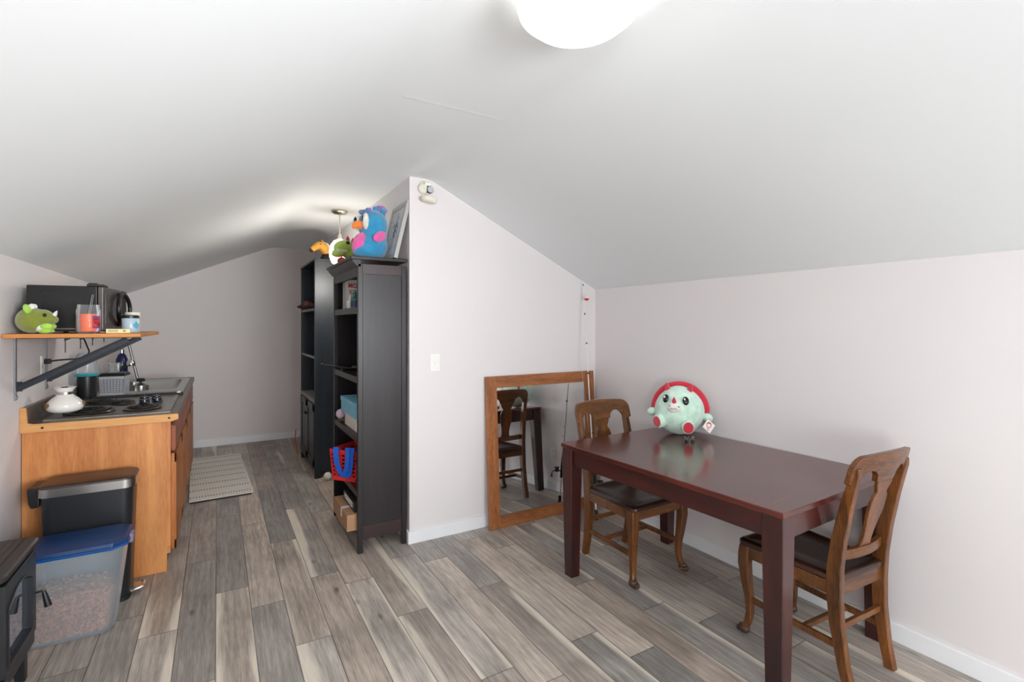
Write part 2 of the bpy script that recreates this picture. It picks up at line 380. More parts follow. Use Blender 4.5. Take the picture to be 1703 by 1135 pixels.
for a, c in ((r0, r2), (r1, r3)):
    for i in range(len(lo) - 1): mb.bm.faces.new((a[i], c[i], c[i + 1], a[i + 1]))
for i in (0, len(lo) - 1): mb.bm.faces.new((r0[i], r1[i], r3[i], r2[i]))
struct(mb.build('ceiling', M_ceil, smooth=20))
# taped joints across the flat strip
mb = MB()
for y0 in (2.05, 3.42):
    mb.prism([(y0, ZC + .002), (y0 + .05, ZC + .002), (y0 + .028, ZC - .003)], 0, CL + .1, XP - .01 if y0 > 3 else CR - .06)
struct(mb.build('trim_1', M_ceil))
def profile(x):
    for (a, za), (c, zc) in zip(lo, lo[1:]):
        if a <= x <= c: return za + (zc - za) * (x - a) / (c - a)
W = []
VY_0, VY_1, VZ0, VZ1 = -2.3, -.9, .7, 1.62   # side window added for fill light, unseen behind the viewpoint
W.append(('wall_left', MB().box(XL - T, XL, YF - T, VY_0, -.05, ZL + .02).box(XL - T, XL, VY_1, YB + T, -.05, ZL + .02).box(XL - T, XL, VY_0, VY_1, -.05, VZ0).box(XL - T, XL, VY_0, VY_1, VZ1, ZL + .02)))
W.append(('wall_right', MB().box(XR, XR + T, YF - T, YP, -.05, ZR + .02)))
gab = [(XL - T, -.05), (XR + T, -.05), (XR + T, ZR)] + list(reversed(lo)) + [(XL - T, ZL)]
W.append(('wall_back', MB().prism([(XL, -.05), (XP + .05, -.05), (XP + .05, ZC)] + [p for p in reversed(lo) if p[0] < XP + .05], 1, YB, YB + T)))
W.append(('wall_partition', MB().prism([(XP, -.05), (XR + T, -.05), (XR + T, ZR)] + [p for p in reversed(lo) if p[0] > XP] + [(XP, ZC)], 1, YP, YB)))
# wall behind the viewpoint, with a wide window opening
WX0, WX1, WZ0, WZ1 = .6, 2.4, .65, 1.72
mb = MB()
mb.box(XL, WX0, YF - T, YF, -.05, ZL); mb.box(WX1, XR, YF - T, YF, -.05, ZR)
mb.box(WX0, WX1, YF - T, YF, -.05, WZ0)
mb.prism([(XL, ZL), (WX0, ZL), (WX0, WZ1), (WX1, WZ1), (WX1, ZR), (XR, ZR)] + [p for p in reversed(lo)][1:-1], 1, YF - T, YF)
W.append(('wall_front', mb))
for n_, mb in W: struct(mb.build(n_, M_wall, smooth=0))
mb = MB()
for x0, x1, z0, z1 in ((WX0, WX1, WZ0, WZ0 + .06), (WX0, WX1, WZ1 - .06, WZ1), (WX0, WX0 + .06, WZ0, WZ1), (WX1 - .06, WX1, WZ0, WZ1), (1.47, 1.53, WZ0, WZ1)):
    mb.box(x0, x1, YF - .09, YF - .02, z0, z1)
struct(mb.build('window_1', M_trim))
mb = MB()
for y0, y1, z0, z1 in ((VY_0, VY_1, VZ0, VZ0 + .06), (VY_0, VY_1, VZ1 - .06, VZ1), (VY_0, VY_0 + .06, VZ0, VZ1), (VY_1 - .06, VY_1, VZ0, VZ1), (-1.63, -1.57, VZ0, VZ1)):
    mb.box(XL - .09, XL - .02, y0, y1, z0, z1)
struct(mb.build('added_side_window', M_trim))  # frame of the added side window
# baseboards
BH = .082
struct(MB().box(XP - .013, XR, YP - .014, YP, 0, BH).build('baseboard_partition', M_trim, bevel=.003))
struct(MB().box(XP - .013, XP, YP - .001, YB, 0, BH).build('baseboard_hall', M_trim, bevel=.003))
struct(MB().box(XR - .013, XR, YF, YP - .014, 0, BH).build('baseboard_right', M_trim, bevel=.003))
struct(MB().box(-.24, XP - .013, YB - .014, YB, 0, BH).build('baseboard_back', M_trim, bevel=.003))
struct(MB().box(XL, XL + .013, YF, 2.2, 0, BH).build('baseboard_left', M_trim, bevel=.003))

# ------------------------------------------------------------------ ceiling lamp
LC = (.906, 1.15)
t = thing('ceiling_lamp', 'round glowing white glass dome lamp on the flat ceiling strip near the viewer', 'lamp', (LC[0], LC[1], ZC))
MB().lathe([(.15, 0), (.15, -.022), (.135, -.03)], seg=48).build('base', M_white, t)
M_glow = mat('lamp_glass', srgb(255, 253, 248), .3, var=.01, emit=(srgb(255, 251, 246), 2.4))
MB().lathe([(.15, -.024), (.174, -.034), (.181, -.05), (.174, -.072), (.14, -.1), (.1, -.12), (.05, -.132), (.001, -.136)], seg=56, cap=False).build('glass_dome', M_glow, t, smooth=60)

# ------------------------------------------------------------------ table
TH = .765
tb = thing('dining_table', 'dark red mahogany dining table with square legs against the right wall', 'table', (2.197, 1.715, 0), R(2))
tb['label'] = 'glossy dark mahogany dining table with four square tapered legs'
HL, HW = .65, .455
MB().box(-HW, HW, -HL, HL, TH - .024, TH).build('tabletop', M_mahtop, tb, bevel=.004)
MB().box(-.085, .085, -.0015, .0015, 0, .0005, M=Matrix.Translation((-.29, -HL + .09, TH)) @ Matrix.Rotation(R(4), 4, 'Z')).build('scratch', mat('scratch_pale', srgb(150, 112, 100), .6), tb)
for sx in (-1, 1):
    MB().box(sx * (HW - .03) - .011, sx * (HW - .03) + .011, -HL + .09, HL - .09, TH - .115, TH - .024).build('apron', M_mahx, tb, bevel=.002)
for sy in (-1, 1):
    MB().box(-HW + .09, HW - .09, sy * (HL - .03) - .011, sy * (HL - .03) + .011, TH - .115, TH - .024).build('apron', wood('mahogany_end_rail', srgb(30, 9, 9), srgb(72, 24, 19), 0, .3, 9, .3, coat=.3) if sy < 0 else bpy.data.materials['mahogany_end_rail'], tb, bevel=.002)
for sx in (-1, 1):
    for sy in (-1, 1):
        cx, cy = sx * (HW - .047), sy * (HL - .047)
        q = .008
        MB().barpath([((cx - sx * 0, cy, 0), .062, .062), ((cx, cy, TH - .13), .082, .082), ((cx, cy, TH - .024), .082, .082)]).build('leg', M_mah, tb, bevel=.004)

# ------------------------------------------------------------------ chairs
def make_chair(label, loc, rz):
    t = thing('dining_chair', label, 'chair', loc, rz, None)
    # rear posts: leg and back upright in one piece, facing +Y
    for s in (-1, 1):
        mb = MB()
        rows = []
        for z, y, x, a, d in ((0, -.245, .168, .036, .038), (.1, -.222, .172, .036, .042), (.25, -.2, .178, .036, .05), (.38, -.194, .184, .036, .056), (.48, -.198, .187, .036, .056), (.6, -.215, .19, .035, .052), (.75, -.247, .192, .034, .044), (.87, -.278, .194, .033, .036), (.9, -.286, .194, .03, .022)):
            rows.append(((s * x, y, z), a, d))
        mb.barpath(rows).build('rear_leg', M_oak, t, bevel=.005, smooth=40)
    # front legs: cabriole with paw feet
    for s in (-1, 1):
        mb = MB(); rows = []
        for z, o, a in ((.42, 0, .05), (.38, .004, .052), (.33, .006, .05), (.25, 0, .044), (.17, -.008, .037), (.1, -.01, .032), (.055, -.004, .031), (.03, .006, .034)):
            rows.append(((s * (.193 + o), .2 + o, z), a, a))
        lg = mb.barpath(rows).build('front_leg', M_oak, t, bevel=.008, seg=3, smooth=50)
        mb = MB(); fx, fy = s * .2, .212
        mb.ell((fx, fy - .004, .022), (.024, .026, .022))
        for a in (-50, -17, 17, 50):
            dx, dy = math.sin(R(a + s * -30)), math.cos(R(a + s * -30))
            mb.ell((fx + dx * .022, fy + dy * .024, .013), (.009, .011, .013), seg=10, rings=8)
            mb.ell((fx + dx * .012, fy + dy * .013, .028), (.009, .01, .012), seg=10, rings=8)
        mb.build('claw_foot', M_claw, lg, smooth=70)
    # seat: rounded square, wider in front, slightly dished
    mb = MB(); rg = []
    out = []
    def rc(w0, w1, y0, y1, r, n=5):
        P = []
        for cx, cy, a0 in ((w1 - r, y1 - r, 0), (-w1 + r, y1 - r, 90), (-w0 + r, y0 + r, 180), (w0 - r, y0 + r, 270)):
            for k in range(n + 1): P.append((cx + r * math.cos(R(a0 + 90 * k / n)), cy + r * math.sin(R(a0 + 90 * k / n))))
        return P
    for ins, z in ((.012, .415), (0, .422), (0, .436), (.008, .444), (.03, .447), (.036, .4425), (.12, .438)):
        rg.append(mb.ring([(x, y, z) for x, y in rc(.197 - ins, .222 - ins, -.215 + ins, .235 - ins, max(.01, .035 - ins * .4))]))
    mb.skin(rg).build('seat', M_seat, t, smooth=50)
    mb = MB()
    mb.bar((-.19, .205, .39), (.19, .205, .39), .022, .055); mb.bar((-.18, -.195, .39), (.18, -.195, .39), .024, .06)
    for s in (-1, 1): mb.bar((s * .185, -.2, .39), (s * .2, .205, .39), .022, .055)
    mb.build('seat_rail', M_oakx, t, bevel=.003)
    # crest rail, bent, with arched cut-outs either side of the splat
    cols = [-.225, -.222, -.215, -.205, -.19, -.175, -.17, -.165, -.15, -.135, -.12, -.1, -.085, -.075, -.066, -.05, -.03, 0]
    cols = cols + [-c for c in reversed(cols[:-1])]
    def top(x):
        a = abs(x); z = .955 - .012 * (a / .22) ** 2
        if a > .18: z -= .055 * (1 - math.sqrt(max(0, 1 - ((a - .18) / .0452) ** 2)))
        return z
    def bot(x):
        a = abs(x)
        if a >= .172: return .83 if a < .222 else .835
        if a <= .066: return .832
        u = (a - .119) / .0535
        return .832 + .052 * math.sqrt(max(0, 1 - u * u))
    bend = lambda x: -.268 - .03 * (1 - (x / .22) ** 2)
    mb = MB().sheet(cols, top, bot, bend, .021)
    # lean of the crest follows the posts
    for v in mb.bm.verts: v.co.y -= (v.co.z - .83) * .27
    mb.build('crest_rail', M_oakx, t, bevel=.003, smooth=40)
    # vase-shaped splat
    prof = [(.832, .062), (.815, .058), (.8, .048), (.785, .040), (.775, .044), (.765, .054), (.74, .060), (.71, .061), (.68, .056), (.64, .045), (.6, .038), (.565, .037), (.548, .043), (.532, .056)]
    mb = MB(); rg = []
    for z, w in prof:
        y = -.298 + (z - .83) * -.27 + (.83 - z) * -.0 + (.83 - z) * .0
        y = -.298 + (.832 - z) * .262
        rg.append(mb.ring([(-w, y, z), (w, y, z), (w, y + .014, z), (-w, y + .014, z)]))
    mb.skin(rg).build('splat', M_oak, t, bevel=.003, smooth=50)
    # lower back rail, bent
    cols = [-.185 + .37 * k / 12 for k in range(13)]
    MB().sheet(cols, lambda x: .545, lambda x: .505, lambda x: -.205 - .025 * (1 - (x / .185) ** 2), .024).build('back_rail', M_oakx, t, bevel=.004, smooth=40)
    for s in (-1, 1):
        MB().bar((s * .174, -.21, .165), (s * .187, .192, .165), .02, .026).build('stretcher', M_oak, t, bevel=.003)
    MB().bar((-.178, -.06, .165), (.178, -.06, .165), .02, .022).build('stretcher', M_oakx, t, bevel=.003)
    MB().bar((-.176, -.2, .235), (.176, -.2, .235), .018, .024).build('stretcher', M_oakx, t, bevel=.003)
    return t
ch = make_chair('antique oak chair with claw feet tucked under the table end beside the mirror', (2.178, 2.235, 0), R(180))
c2 = dup(ch, (2.306, 1.243, 0), R(-3), 'antique oak chair at the near table end with its back turned to the viewer', None)
c2.scale = (.895, 1, 1)
ch['group'] = c2['group'] = 'oak chairs at the table'

# ------------------------------------------------------------------ mirror leaning on the partition
t = thing('leaning_mirror', 'large square mirror in a brown wooden frame leaning on the partition wall', 'mirror', (2.14, 3.097, 0), R(.0))
tilt = Matrix.Rotation(math.atan2(.052, 1.075), 4, 'X') ; tilt = Matrix.Rotation(-math.atan2(.062, 1.075), 4, 'X')
MW, MHt, FW = .494, 1.08, .088
def tr(mb): mb.bm.transform(tilt); return mb
tr(MB().box(-MW, -MW + FW, -.012, .012, 0, MHt)).build('frame_stile', M_mirw, t, bevel=.003)
tr(MB().box(MW - FW, MW, -.012, .012, 0, MHt)).build('frame_stile', M_mirw, t, bevel=.003)
tr(MB().box(-MW + FW, MW - FW, -.0115, .0115, MHt - FW + .004, MHt)).build('frame_rail', M_mirx, t, bevel=.003)
tr(MB().box(-MW + FW, MW - FW, -.0115, .0115, 0, FW - .004)).build('frame_rail', M_mirx, t, bevel=.003)
mm, nt, b = newmat('mirror_silver'); b.inputs['Metallic'].default_value = 1; b.inputs['Base Color'].default_value = (.86, .87, .87, 1); b.inputs['Roughness'].default_value = .01
tr(MB().box(-MW + FW - .005, MW - FW + .005, .001, .006, FW - .01, MHt - FW + .01)).build('mirror_glass', mm, t, smooth=0)

# ------------------------------------------------------------------ fishing rod in the corner
P0 = Vector((2.425, 2.862, 0)); P1 = Vector((2.53, 3.155, 1.79))
t = thing('fishing_rod', 'thin white fishing rod with black grip and reel leaning in the corner', 'fishing rod', P0)
D = P1 - P0
M_rod = mat('white_rod', srgb(236, 236, 236), .3, var=.02)
MB().tube([D * k for k in (.1, .3, .6, 1)], [.006, .0055, .0042, .0022], 10).build('rod_blank', M_rod, t)
MB().tube([D * 0, D * .006, D * .035, D * .04], [.013, .0135, .0125, .009], 14).build('butt_cap', M_blkm, t)
MB().tube([D * .12, D * .125, D * .17, D * .2, D * .24], [.008, .012, .013, .011, .007], 14).build('grip', M_blkm, t)
MB().tube([D * .035, D * .12], .0065, 12).build('reel_seat', M_rod, t)
for k in (.31, .35, .47, .6, .73, .86, .99):
    mb = MB(); c = D * k; mb.tube([c - D * .004, c + D * .004], .0062 - .003 * k, 10)
    r = .013 - .009 * k
    mb.tube([c + Vector((math.cos(a) * r * .9 + .2 * r, -r - .004 + math.sin(a) * r, 0)) for a in [2 * PI * i / 12 for i in range(12)]], .0014, 6, loop=True)
    mb.build('line_guide', M_blkm, t)
q = D * .155
mb = MB()
mb.tube([q, q + Vector((-.0, -.03, -.01)), q + Vector((0, -.055, -.005))], .006, 8)
mb.lathe([(.004, -.02), (.022, -.018), (.024, -.008), (.017, -.004), (.017, .008), (.023, .012), (.023, .018), (.004, .022)], c=tuple(q + Vector((0, -.066, 0))), seg=20)
mb.tube([q + Vector((0, -.066, -.005)), q + Vector((-.035, -.07, -.008)), q + Vector((-.05, -.07, -.018)), q + Vector((-.05, -.075, -.04))], .004, 8)
mb.ell(tuple(q + Vector((-.052, -.076, -.046))), (.009, .009, .012), seg=12, rings=8)
mb.build('reel', M_blk, t)
M_line = mat('fishing_line', srgb(205, 205, 208), .5)
MB().tube([D * .99, D * .99 + Vector((-.035, -.004, -.55)), D * .3 + Vector((-.03, .0, .1))], .0008, 5).build('line', M_line, t)
M_bred = mat('bobber_red', srgb(206, 30, 34), .3)
bc = P0 + D * .935 + Vector((.012, -.024, -.01))
t2 = thing('fishing_bobber', 'small red and white ball bobber clipped near the fishing rod tip', 'bobber', tuple(bc))
MB().lathe([(.02 * math.cos(a), .02 * math.sin(a)) for a in [R(x) for x in (-90, -60, -30, 0)]], seg=18).build('lower_half', M_bred, t2, smooth=60)
MB().lathe([(.02 * math.cos(a), .02 * math.sin(a)) for a in [R(x) for x in (0, 30, 60, 90)]], seg=18).cyl((0, 0, .018), (0, 0, .027), .004, seg=10).build('upper_half', M_white, t2, smooth=60)

# ------------------------------------------------------------------ wall fittings
t = thing('light_switch', 'white single toggle switch plate on the partition wall above the mirror', 'switch', (1.272, YP, 1.195))
MB().box(-.036, .036, -.006, 0, -.06, .06).build('switch_plate', M_white, t, bevel=.003)
MB().box(-.006, .006, -.016, -.005, -.012, .012).build('toggle', M_white, t, bevel=.002)
t = thing('smoke_detector', 'opened cream smoke detector base screwed high on the partition wall', 'smoke detector', (1.2, YP, 2.37))
mb = MB().lathe([(.002, 0), (.047, 0), (.049, .01), (.043, .016), (.041, .01), (.002, .01)], seg=36, M=Matrix.Rotation(R(90), 4, 'X'))
mb.tube([(.038 * math.cos(a), -.02, .038 * math.sin(a)) for a in [2 * PI * i / 24 for i in range(24)]], .004, 6, loop=True)
mb.build('base_plate', M_cream, t)
MB().lathe([(.032, .008), (.032, .024), (.026, .03), (.006, .03), (.006, .026), (.002, .026)], c=(0, 0, 0), seg=28, M=Matrix.Translation((-.02, 0, -.008)) @ Matrix.Rotation(R(90), 4, 'X')).build('sensor_chamber', M_cream, t)
MB().box(-.012, .032, -.034, -.01, .012, .034).build('battery_bay', M_white, t, bevel=.004)
M_dial = mat('grey_dial', srgb(186, 188, 192), .4)
o = MB().lathe([(.002, .01), (.024, .01), (.024, .036), (.002, .036)], seg=28, M=Matrix.Translation((.026, 0, -.012)) @ Matrix.Rotation(R(90), 4, 'X')).build('sounder', M_blk, t, bevel=.001)
MB().lathe([(.002, .036), (.021, .036), (.021, .04), (.002, .041)], seg=28, M=Matrix.Translation((.026, 0, -.012)) @ Matrix.Rotation(R(90), 4, 'X')).build('sounder_face', M_dial, o)
t = thing('smoke_detector_cover', 'round cream cover hanging open below the smoke detector', 'cover', (1.212, YP - .047, 2.288))
Mc = Matrix.Rotation(R(9), 4, 'Y') @ Matrix.Rotation(R(4), 4, 'X') @ Matrix.Diagonal((.95, .72, .95, 1))
MB().lathe([(.002, -.022), (.045, -.022), (.058, -.012), (.06, .01), (.055, .01), (.053, -.008), (.04, -.014), (.002, -.014)], seg=36, M=Mc).build('cover_shell', M_cream, t)
MB().box(-.025, .012, -.02, .0, -.012, .006, M=Mc).build('battery_clip', M_blk, t, bevel=.002)
t = thing('wall_outlet', 'white outlet plate on the wall low behind the table, seen in the mirror', 'outlet', (XR, 2.45, .33), 0)
MB().box(-.006, 0, -.036, .036, -.06, .06).build('outlet_plate', M_white, t, bevel=.003)
for z in (-.025, .025): MB().box(-.009, -.004, -.016, .016, z - .014, z + .014).build('socket', M_cream, t, bevel=.004)

# ------------------------------------------------------------------ near bookcase
def bookcase_near():
    t = thing('bookcase', 'tall dark espresso bookcase against the partition corner, packed with boxes and games', 'bookcase', (.77, 3.2, 0))
    X0, X1, Y0, Y1, H = .762, 1.078, 3.2, 3.965, 1.86
    B = dict(parent=t, world=True)
    for y0, s in ((Y0, 1), (Y1 - .024, -1)):
        mb = MB()
        mb.box(X0, X0 + .032, y0 - .003, y0 + .027, 0, H - .02); mb.box(X1 - .032, X1, y0 - .003, y0 + .027, 0, H - .02)
        mb.build('side_post', M_esp, bevel=.003, **B)
        MB().box(X0 + .03, X1 - .03, y0 + .004, y0 + .02, .17, H - .06).build('side_panel', M_esp, bevel=.001, **B)
        MB().box(X0 + .03, X1 - .03, y0 + .001, y0 + .022, .085, .17).build('bottom_rail', M_espr, bevel=.002, **B)
        MB().box(X0 + .03, X1 - .03, y0 + .001, y0 + .022, H - .085, H - .02).build('top_rail', M_espr, bevel=.002, **B)
    MB().box(X1 - .018, X1 - .01, Y0 + .02, Y1 - .02, .1, H - .03).build('back_panel', M_blkm, **B)
    mb = MB()
    mb.box(X0 - .045, X1 + .006, Y0 - .008, Y1 + .03, H + .005, H + .027)
    mb.build('top_board', M_esp, bevel=.004, **B)
    MB().prism([(X0 - .036, H + .005), (X0 - .03, H - .01), (X0 - .006, H - .035), (X0, H - .04), (X0 + .02, H - .04), (X0 + .02, H + .005)], 1, Y0 - .003, Y1 + .02).build('cornice', M_esp, bevel=.001, **B)
    MB().box(X0 + .001, X0 + .022, Y0 + .027, Y1 - .027, H - .1, H - .03).build('front_rail', M_esp, bevel=.002, **B)
    for z in (1.565, 1.118, .738, .388, .135):
        MB().box(X0 + .004, X1 - .018, Y0 + .022, Y1 - .022, z - .042 if z > .2 else z - .03, z).build('shelf_board', M_esp if z > .5 else M_espr, bevel=.002, **B)
    return t
bookcase_near()
def bookcase_far():
    t = thing('bookcase', 'tall dark blue-sheened bookcase with a panelled lower door, standing in the hall past the near bookcase', 'bookcase', (.79, 4.97, 0))
    X0, X1, Y0, Y1, H = .785, 1.075, 4.97, 5.87, 2.06
    B = dict(parent=t, world=True)
    for y0 in (Y0, Y1 - .022):
        MB().prism([(X0, 0), (X0 + .05, 0), (X0 + .06, .05), (X1 - .06, .05), (X1 - .05, 0), (X1, 0), (X1, H), (X0, H)], 1, y0, y0 + .022).build('side_panel', M_esp2, bevel=.002, **B)
    MB().box(X0 - .006, X1, Y0 - .004, Y1 + .004, H, H + .018).build('top_board', M_esp2, bevel=.003, **B)
    MB().box(X1 - .014, X1 - .006, Y0 + .02, Y1 - .02, .08, H).build('back_panel', M_blkm, **B)
    M_gr = wood('grey_shelf_edge', srgb(120, 116, 112), srgb(150, 146, 140), 1, .5)
    for z in (1.61, 1.15):
        o = MB().box(X0 + .012, X1 - .014, Y0 + .022, Y1 - .022, z - .02, z).build('shelf_board', M_esp2, **B)
        MB().box(X0 + .006, X0 + .012, Y0 + .022, Y1 - .022, z - .022, z + .001).build('shelf_edge', M_gr, o, world=True)
    MB().box(X0 + .002, X1 - .014, Y0 + .022, Y1 - .022, .70, .735).build('shelf_board', M_gr, bevel=.002, **B)
    MB().box(X0 + .002, X1 - .014, Y0 + .022, Y1 - .022, .07, .1).build('shelf_board', M_esp2, bevel=.002, **B)
    for y0, y1 in ((Y0 + .024, 5.418), (5.422, Y1 - .024)):
        mb = MB().box(X0 + .001, X0 + .019, y0, y1, .102, .695)
        mb.box(X0 - .006, X0 + .002, y0, y0 + .07, .102, .695).box(X0 - .006, X0 + .002, y1 - .07, y1, .102, .695).box(X0 - .006, X0 + .002, y0, y1, .625, .695).box(X0 - .006, X0 + .002, y0, y1, .102, .172)
        d = mb.build('door', M_esp2, bevel=.002, **B)
        yy = y1 - .03 if y0 < 5.2 else y0 + .03
        MB().lathe([(.002, 0), (.006, 0), (.006, .012), (.012, .016), (.012, .024), (.002, .026)], seg=14, M=Matrix.Translation((X0 - .004, yy, .56)) @ Matrix.Rotation(R(-90), 4, 'Y')).build('knob', M_iron, d, world=True)
    for z in (1.95, .62):
        MB().cyl((X0 + .08, Y0 - .002, z), (X0 + .08, Y0 + .004, z), .005, seg=10).build('peg_hole', M_blkm, t, world=True)
bookcase_far()

# ---- things in and on the near bookcase
SH = {'a': 1.565, 'b': 1.118, 'c': .738, 'd': .388, 'e': .135}
def book(name, x0, x1, y0, y1, z0, h, mcov, label, cat='book', grp=None, rz=0, txt=None, tm=None):
    """upright box-like book; its cover looks to -Y, spine to -X"""
    cx, cy = (x0 + x1) / 2, (y0 + y1) / 2
    t = thing(name, label, cat, (cx, cy, z0), rz, grp)
    a, c = (x1 - x0) / 2, (y1 - y0) / 2
    MB().box(-a, a, -c, -c + .003, 0, h).box(-a, a, c - .003, c, 0, h).box(-a, -a + .003, -c, c, 0, h).build('cover', mcov, t, bevel=.0006)
    MB().box(-a + .003, a - .004, -c + .003, c - .003, .004, h - .004).build('pages', M_cream, t)
    return t
M_bkw = mat('cover_white', srgb(222, 220, 214), .35, var=.05)
M_bkd = mat('cover_dark', srgb(52, 62, 60), .4); M_bkg = mat('cover_grey', srgb(150, 158, 156), .4)
M_red = mat('red_print', srgb(204, 52, 44), .5)
bk = book('book', .80, .985, 3.72, 3.745, SH['a'] + .0005, .215, M_bkw, 'large white book with red cover lettering, standing front out on the top shelf')
Mf = Matrix.Translation((0, -.0127, 0)) @ Matrix.Rotation(R(90), 4, 'X')
MB().text('MICHAEL', .036, Matrix.Translation((-.008, -.0128, .172)) @ Matrix.Rotation(R(90), 4, 'X') @ Matrix.Diagonal((.9, 1.25, 1, 1)), bold=.0014).text('JORDAN', .036, Matrix.Translation((-.008, -.0128, .126)) @ Matrix.Rotation(R(90), 4, 'X') @ Matrix.Diagonal((.85, 1.1, 1, 1)), bold=.001).build('cover_lettering', M_red, bk)
MB().box(-.03, .03, -.0132, -.0124, .005, .09).build('cover_picture', M_bkd, bk)
for i, (y, mm_, h, lb) in enumerate(((3.752, M_bkg, .21, 'grey-spined book directly behind the white book on the top shelf'), (3.782, M_bkw, .218, 'pale spined book second behind the front-facing white book'), (3.812, M_bkd, .2, 'dark-spined book last in the row behind the white book'))):
    book('book', .80, .97, y, y + .024, SH['a'] + .0005, h, mm_, lb, grp='books on the top shelf')
bk['group'] = 'books on the top shelf'
def bottle(name, x, y, z, mats, label, s=1, rz=0, dark=False):
    t = thing(name, label, 'bottle', (x, y, z), rz)
    MB().lathe([(.001, 0), (.026 * s, 0), (.028 * s, .006), (.028 * s, .055 * s), (.024 * s, .07 * s), (.01 * s, .078 * s), (.01 * s, .084 * s)], seg=24).build('bottle_body', mats[0], t)
    MB().lathe([(.0285 * s, .012), (.0287 * s, .014), (.0287 * s, .05 * s), (.0285 * s, .052 * s)], seg=24, cap=False).build('bottle_label', mats[1], t)
    MB().lathe([(.012 * s, .08 * s), (.012 * s, .098 * s), (.006 * s, .118 * s), (.003 * s, .13 * s), (.001, .13 * s)], seg=16).build('cap', mats[2], t)
    return t
M_grn = mat('bottle_green', srgb(42, 112, 92), .35); M_navy = mat('label_navy', srgb(40, 48, 96), .4); M_orr = mat('bottle_red', srgb(214, 62, 40), .35); M_cy = mat('label_cyan', srgb(96, 178, 204), .4, var=.4, scale=40)
bottle('paint_bottle', .815, 3.505, SH['a'] + .0005, (M_grn, M_navy, M_grn), 'green craft paint bottle with a navy label in front of the white book')
bottle('paint_bottle', .845, 3.44, SH['a'] + .0005, (M_orr, M_cy, M_blk), 'red craft paint bottle with a black cap and blue label on the top shelf')
M_wbt = mat('bottle_white', srgb(226, 222, 224), .4)
bottle('paint_bottle', .80, 3.58, SH['a'] + .0005, (M_wbt, M_cream, M_wbt), 'small white craft bottle beside the green one on the top shelf', s=.8)
# wire tool on the middle shelf
t = thing('tripod', 'small black folded tripod lying on the second shelf and poking out over its edge', 'tripod', (.8, 3.6, SH['b']))
mb = MB()
for a, b2 in (((.05, .12, .012), (-.13, .33, .035)), ((.1, .1, .012), (-.02, -.36, .05)), ((.05, .08, .012), (-.06, -.05, -.0 + .02))):
    mb.tube([a, b2], [.008, .006], 10)
    mb.ell(b2, (.011, .011, .011), seg=10, rings=8)
mb.build('leg', M_blk, t); MB().ell((.07, .1, .022), (.035, .05, .02)).build('head', M_blk, t)
# box shelf
def lidbox(name, x0, x1, y0, y1, z0, h, mb_, ml, label, lidh=.03, o=.004):
    t = thing(name, label, 'box', ((x0 + x1) / 2, (y0 + y1) / 2, z0))
    MB().box(x0, x1, y0, y1, z0, z0 + h - .002).build('box_body', mb_, t, world=True, bevel=.002)
    MB().box(x0 - o, x1 + o, y0 - o, y1 + o, z0 + h - lidh, z0 + h).build('lid', ml, t, world=True, bevel=.002)
    return t
M_lb = mat('light_blue_card', srgb(122, 188, 214), .6, var=.04); M_wc = mat('white_card', srgb(222, 216, 206), .6, var=.06, scale=20)
lidbox('shoe_box', .79, 1.0, 3.35, 3.70, SH['c'] + .0005, .092, M_wc, M_wc, 'white patterned box under the pale blue box on the third shelf', .02)
MB().box(.788, .790, 3.5, 3.52, SH['c'] + .01, SH['c'] + .03).build('trim_2', M_wc) if False else None
lidbox('shoe_box', .775, 1.0, 3.34, 3.76, SH['c'] + .093, .105, M_lb, M_lb, 'pale blue lidded box on top of the white box')
t = thing('cap_hat', 'green and pale pink cap lying beside the boxes on the third shelf', 'cap', (.83, 3.86, SH['c'] + .0008))
M_olv = mat('olive_cloth', srgb(84, 92, 62), .85, bump=.2); M_pk = mat('pale_pink_cloth', srgb(206, 180, 206), .85, bump=.2)
MB().lathe([(.001, .075), (.03, .07), (.055, .045), (.062, .0), (.058, .0), (.05, .04)], seg=24).build('crown', M_olv, t)
MB().ell((-.045, -.045, .055), (.035, .035, .035)).build('lining', M_pk, t)
# red basket with a blue strap
t = thing('plastic_basket', 'red perforated plastic basket sticking out of the fourth shelf', 'basket', (.835, 3.535, SH['d'] + .0005), R(38))
M_rb = mat('red_plastic', srgb(206, 44, 44), .4, var=.06)
mb = MB()
def shell(x0, x1, y0, y1, z0, z1, fl, th, nx, ny, nz):
    """open basket with a lattice of square holes"""
    def P(u, v, side):  # side walls
        f = fl * v
        if side == 0: return Vector((x0 - f, y0 - f + (y1 - y0 + 2 * f) * u, z0 + (z1 - z0) * v)), Vector((1, 0, 0))
        if side == 1: return Vector((x1 + f, y0 - f + (y1 - y0 + 2 * f) * u, z0 + (z1 - z0) * v)), Vector((-1, 0, 0))
        if side == 2: return Vector((x0 - f + (x1 - x0 + 2 * f) * u, y0 - f, z0 + (z1 - z0) * v)), Vector((0, 1, 0))
        return Vector((x0 - f + (x1 - x0 + 2 * f) * u, y1 + f, z0 + (z1 - z0) * v)), Vector((0, -1, 0))
    def patch(side, u0, u1, v0, v1):
        a = [P(u, v, side) for u, v in ((u0, v0), (u1, v0), (u1, v1), (u0, v1))]
        mb.skin([mb.ring([p for p, n in a]), mb.ring([p + n * th for p, n in a])])
    for side in range(4):
        n = ny if side < 2 else nx
        patch(side, 0, 1, 0, .12); patch(side, 0, 1, .88, 1)
        for i in range(nz + 1):
            v = .12 + .76 * i / nz; patch(side, 0, 1, max(.12, v - .028), min(.88, v + .028))
        for i in range(n + 1):
            u = i / n; patch(side, max(0, u - .35 / n * .7), min(1, u + .35 / n * .7), .12, .88)
    mb.box(x0, x1, y0, y1, z0, z0 + th)
shell(-.105, .13, -.12, .12, 0.001, .215, .014, .003, 5, 6, 6)
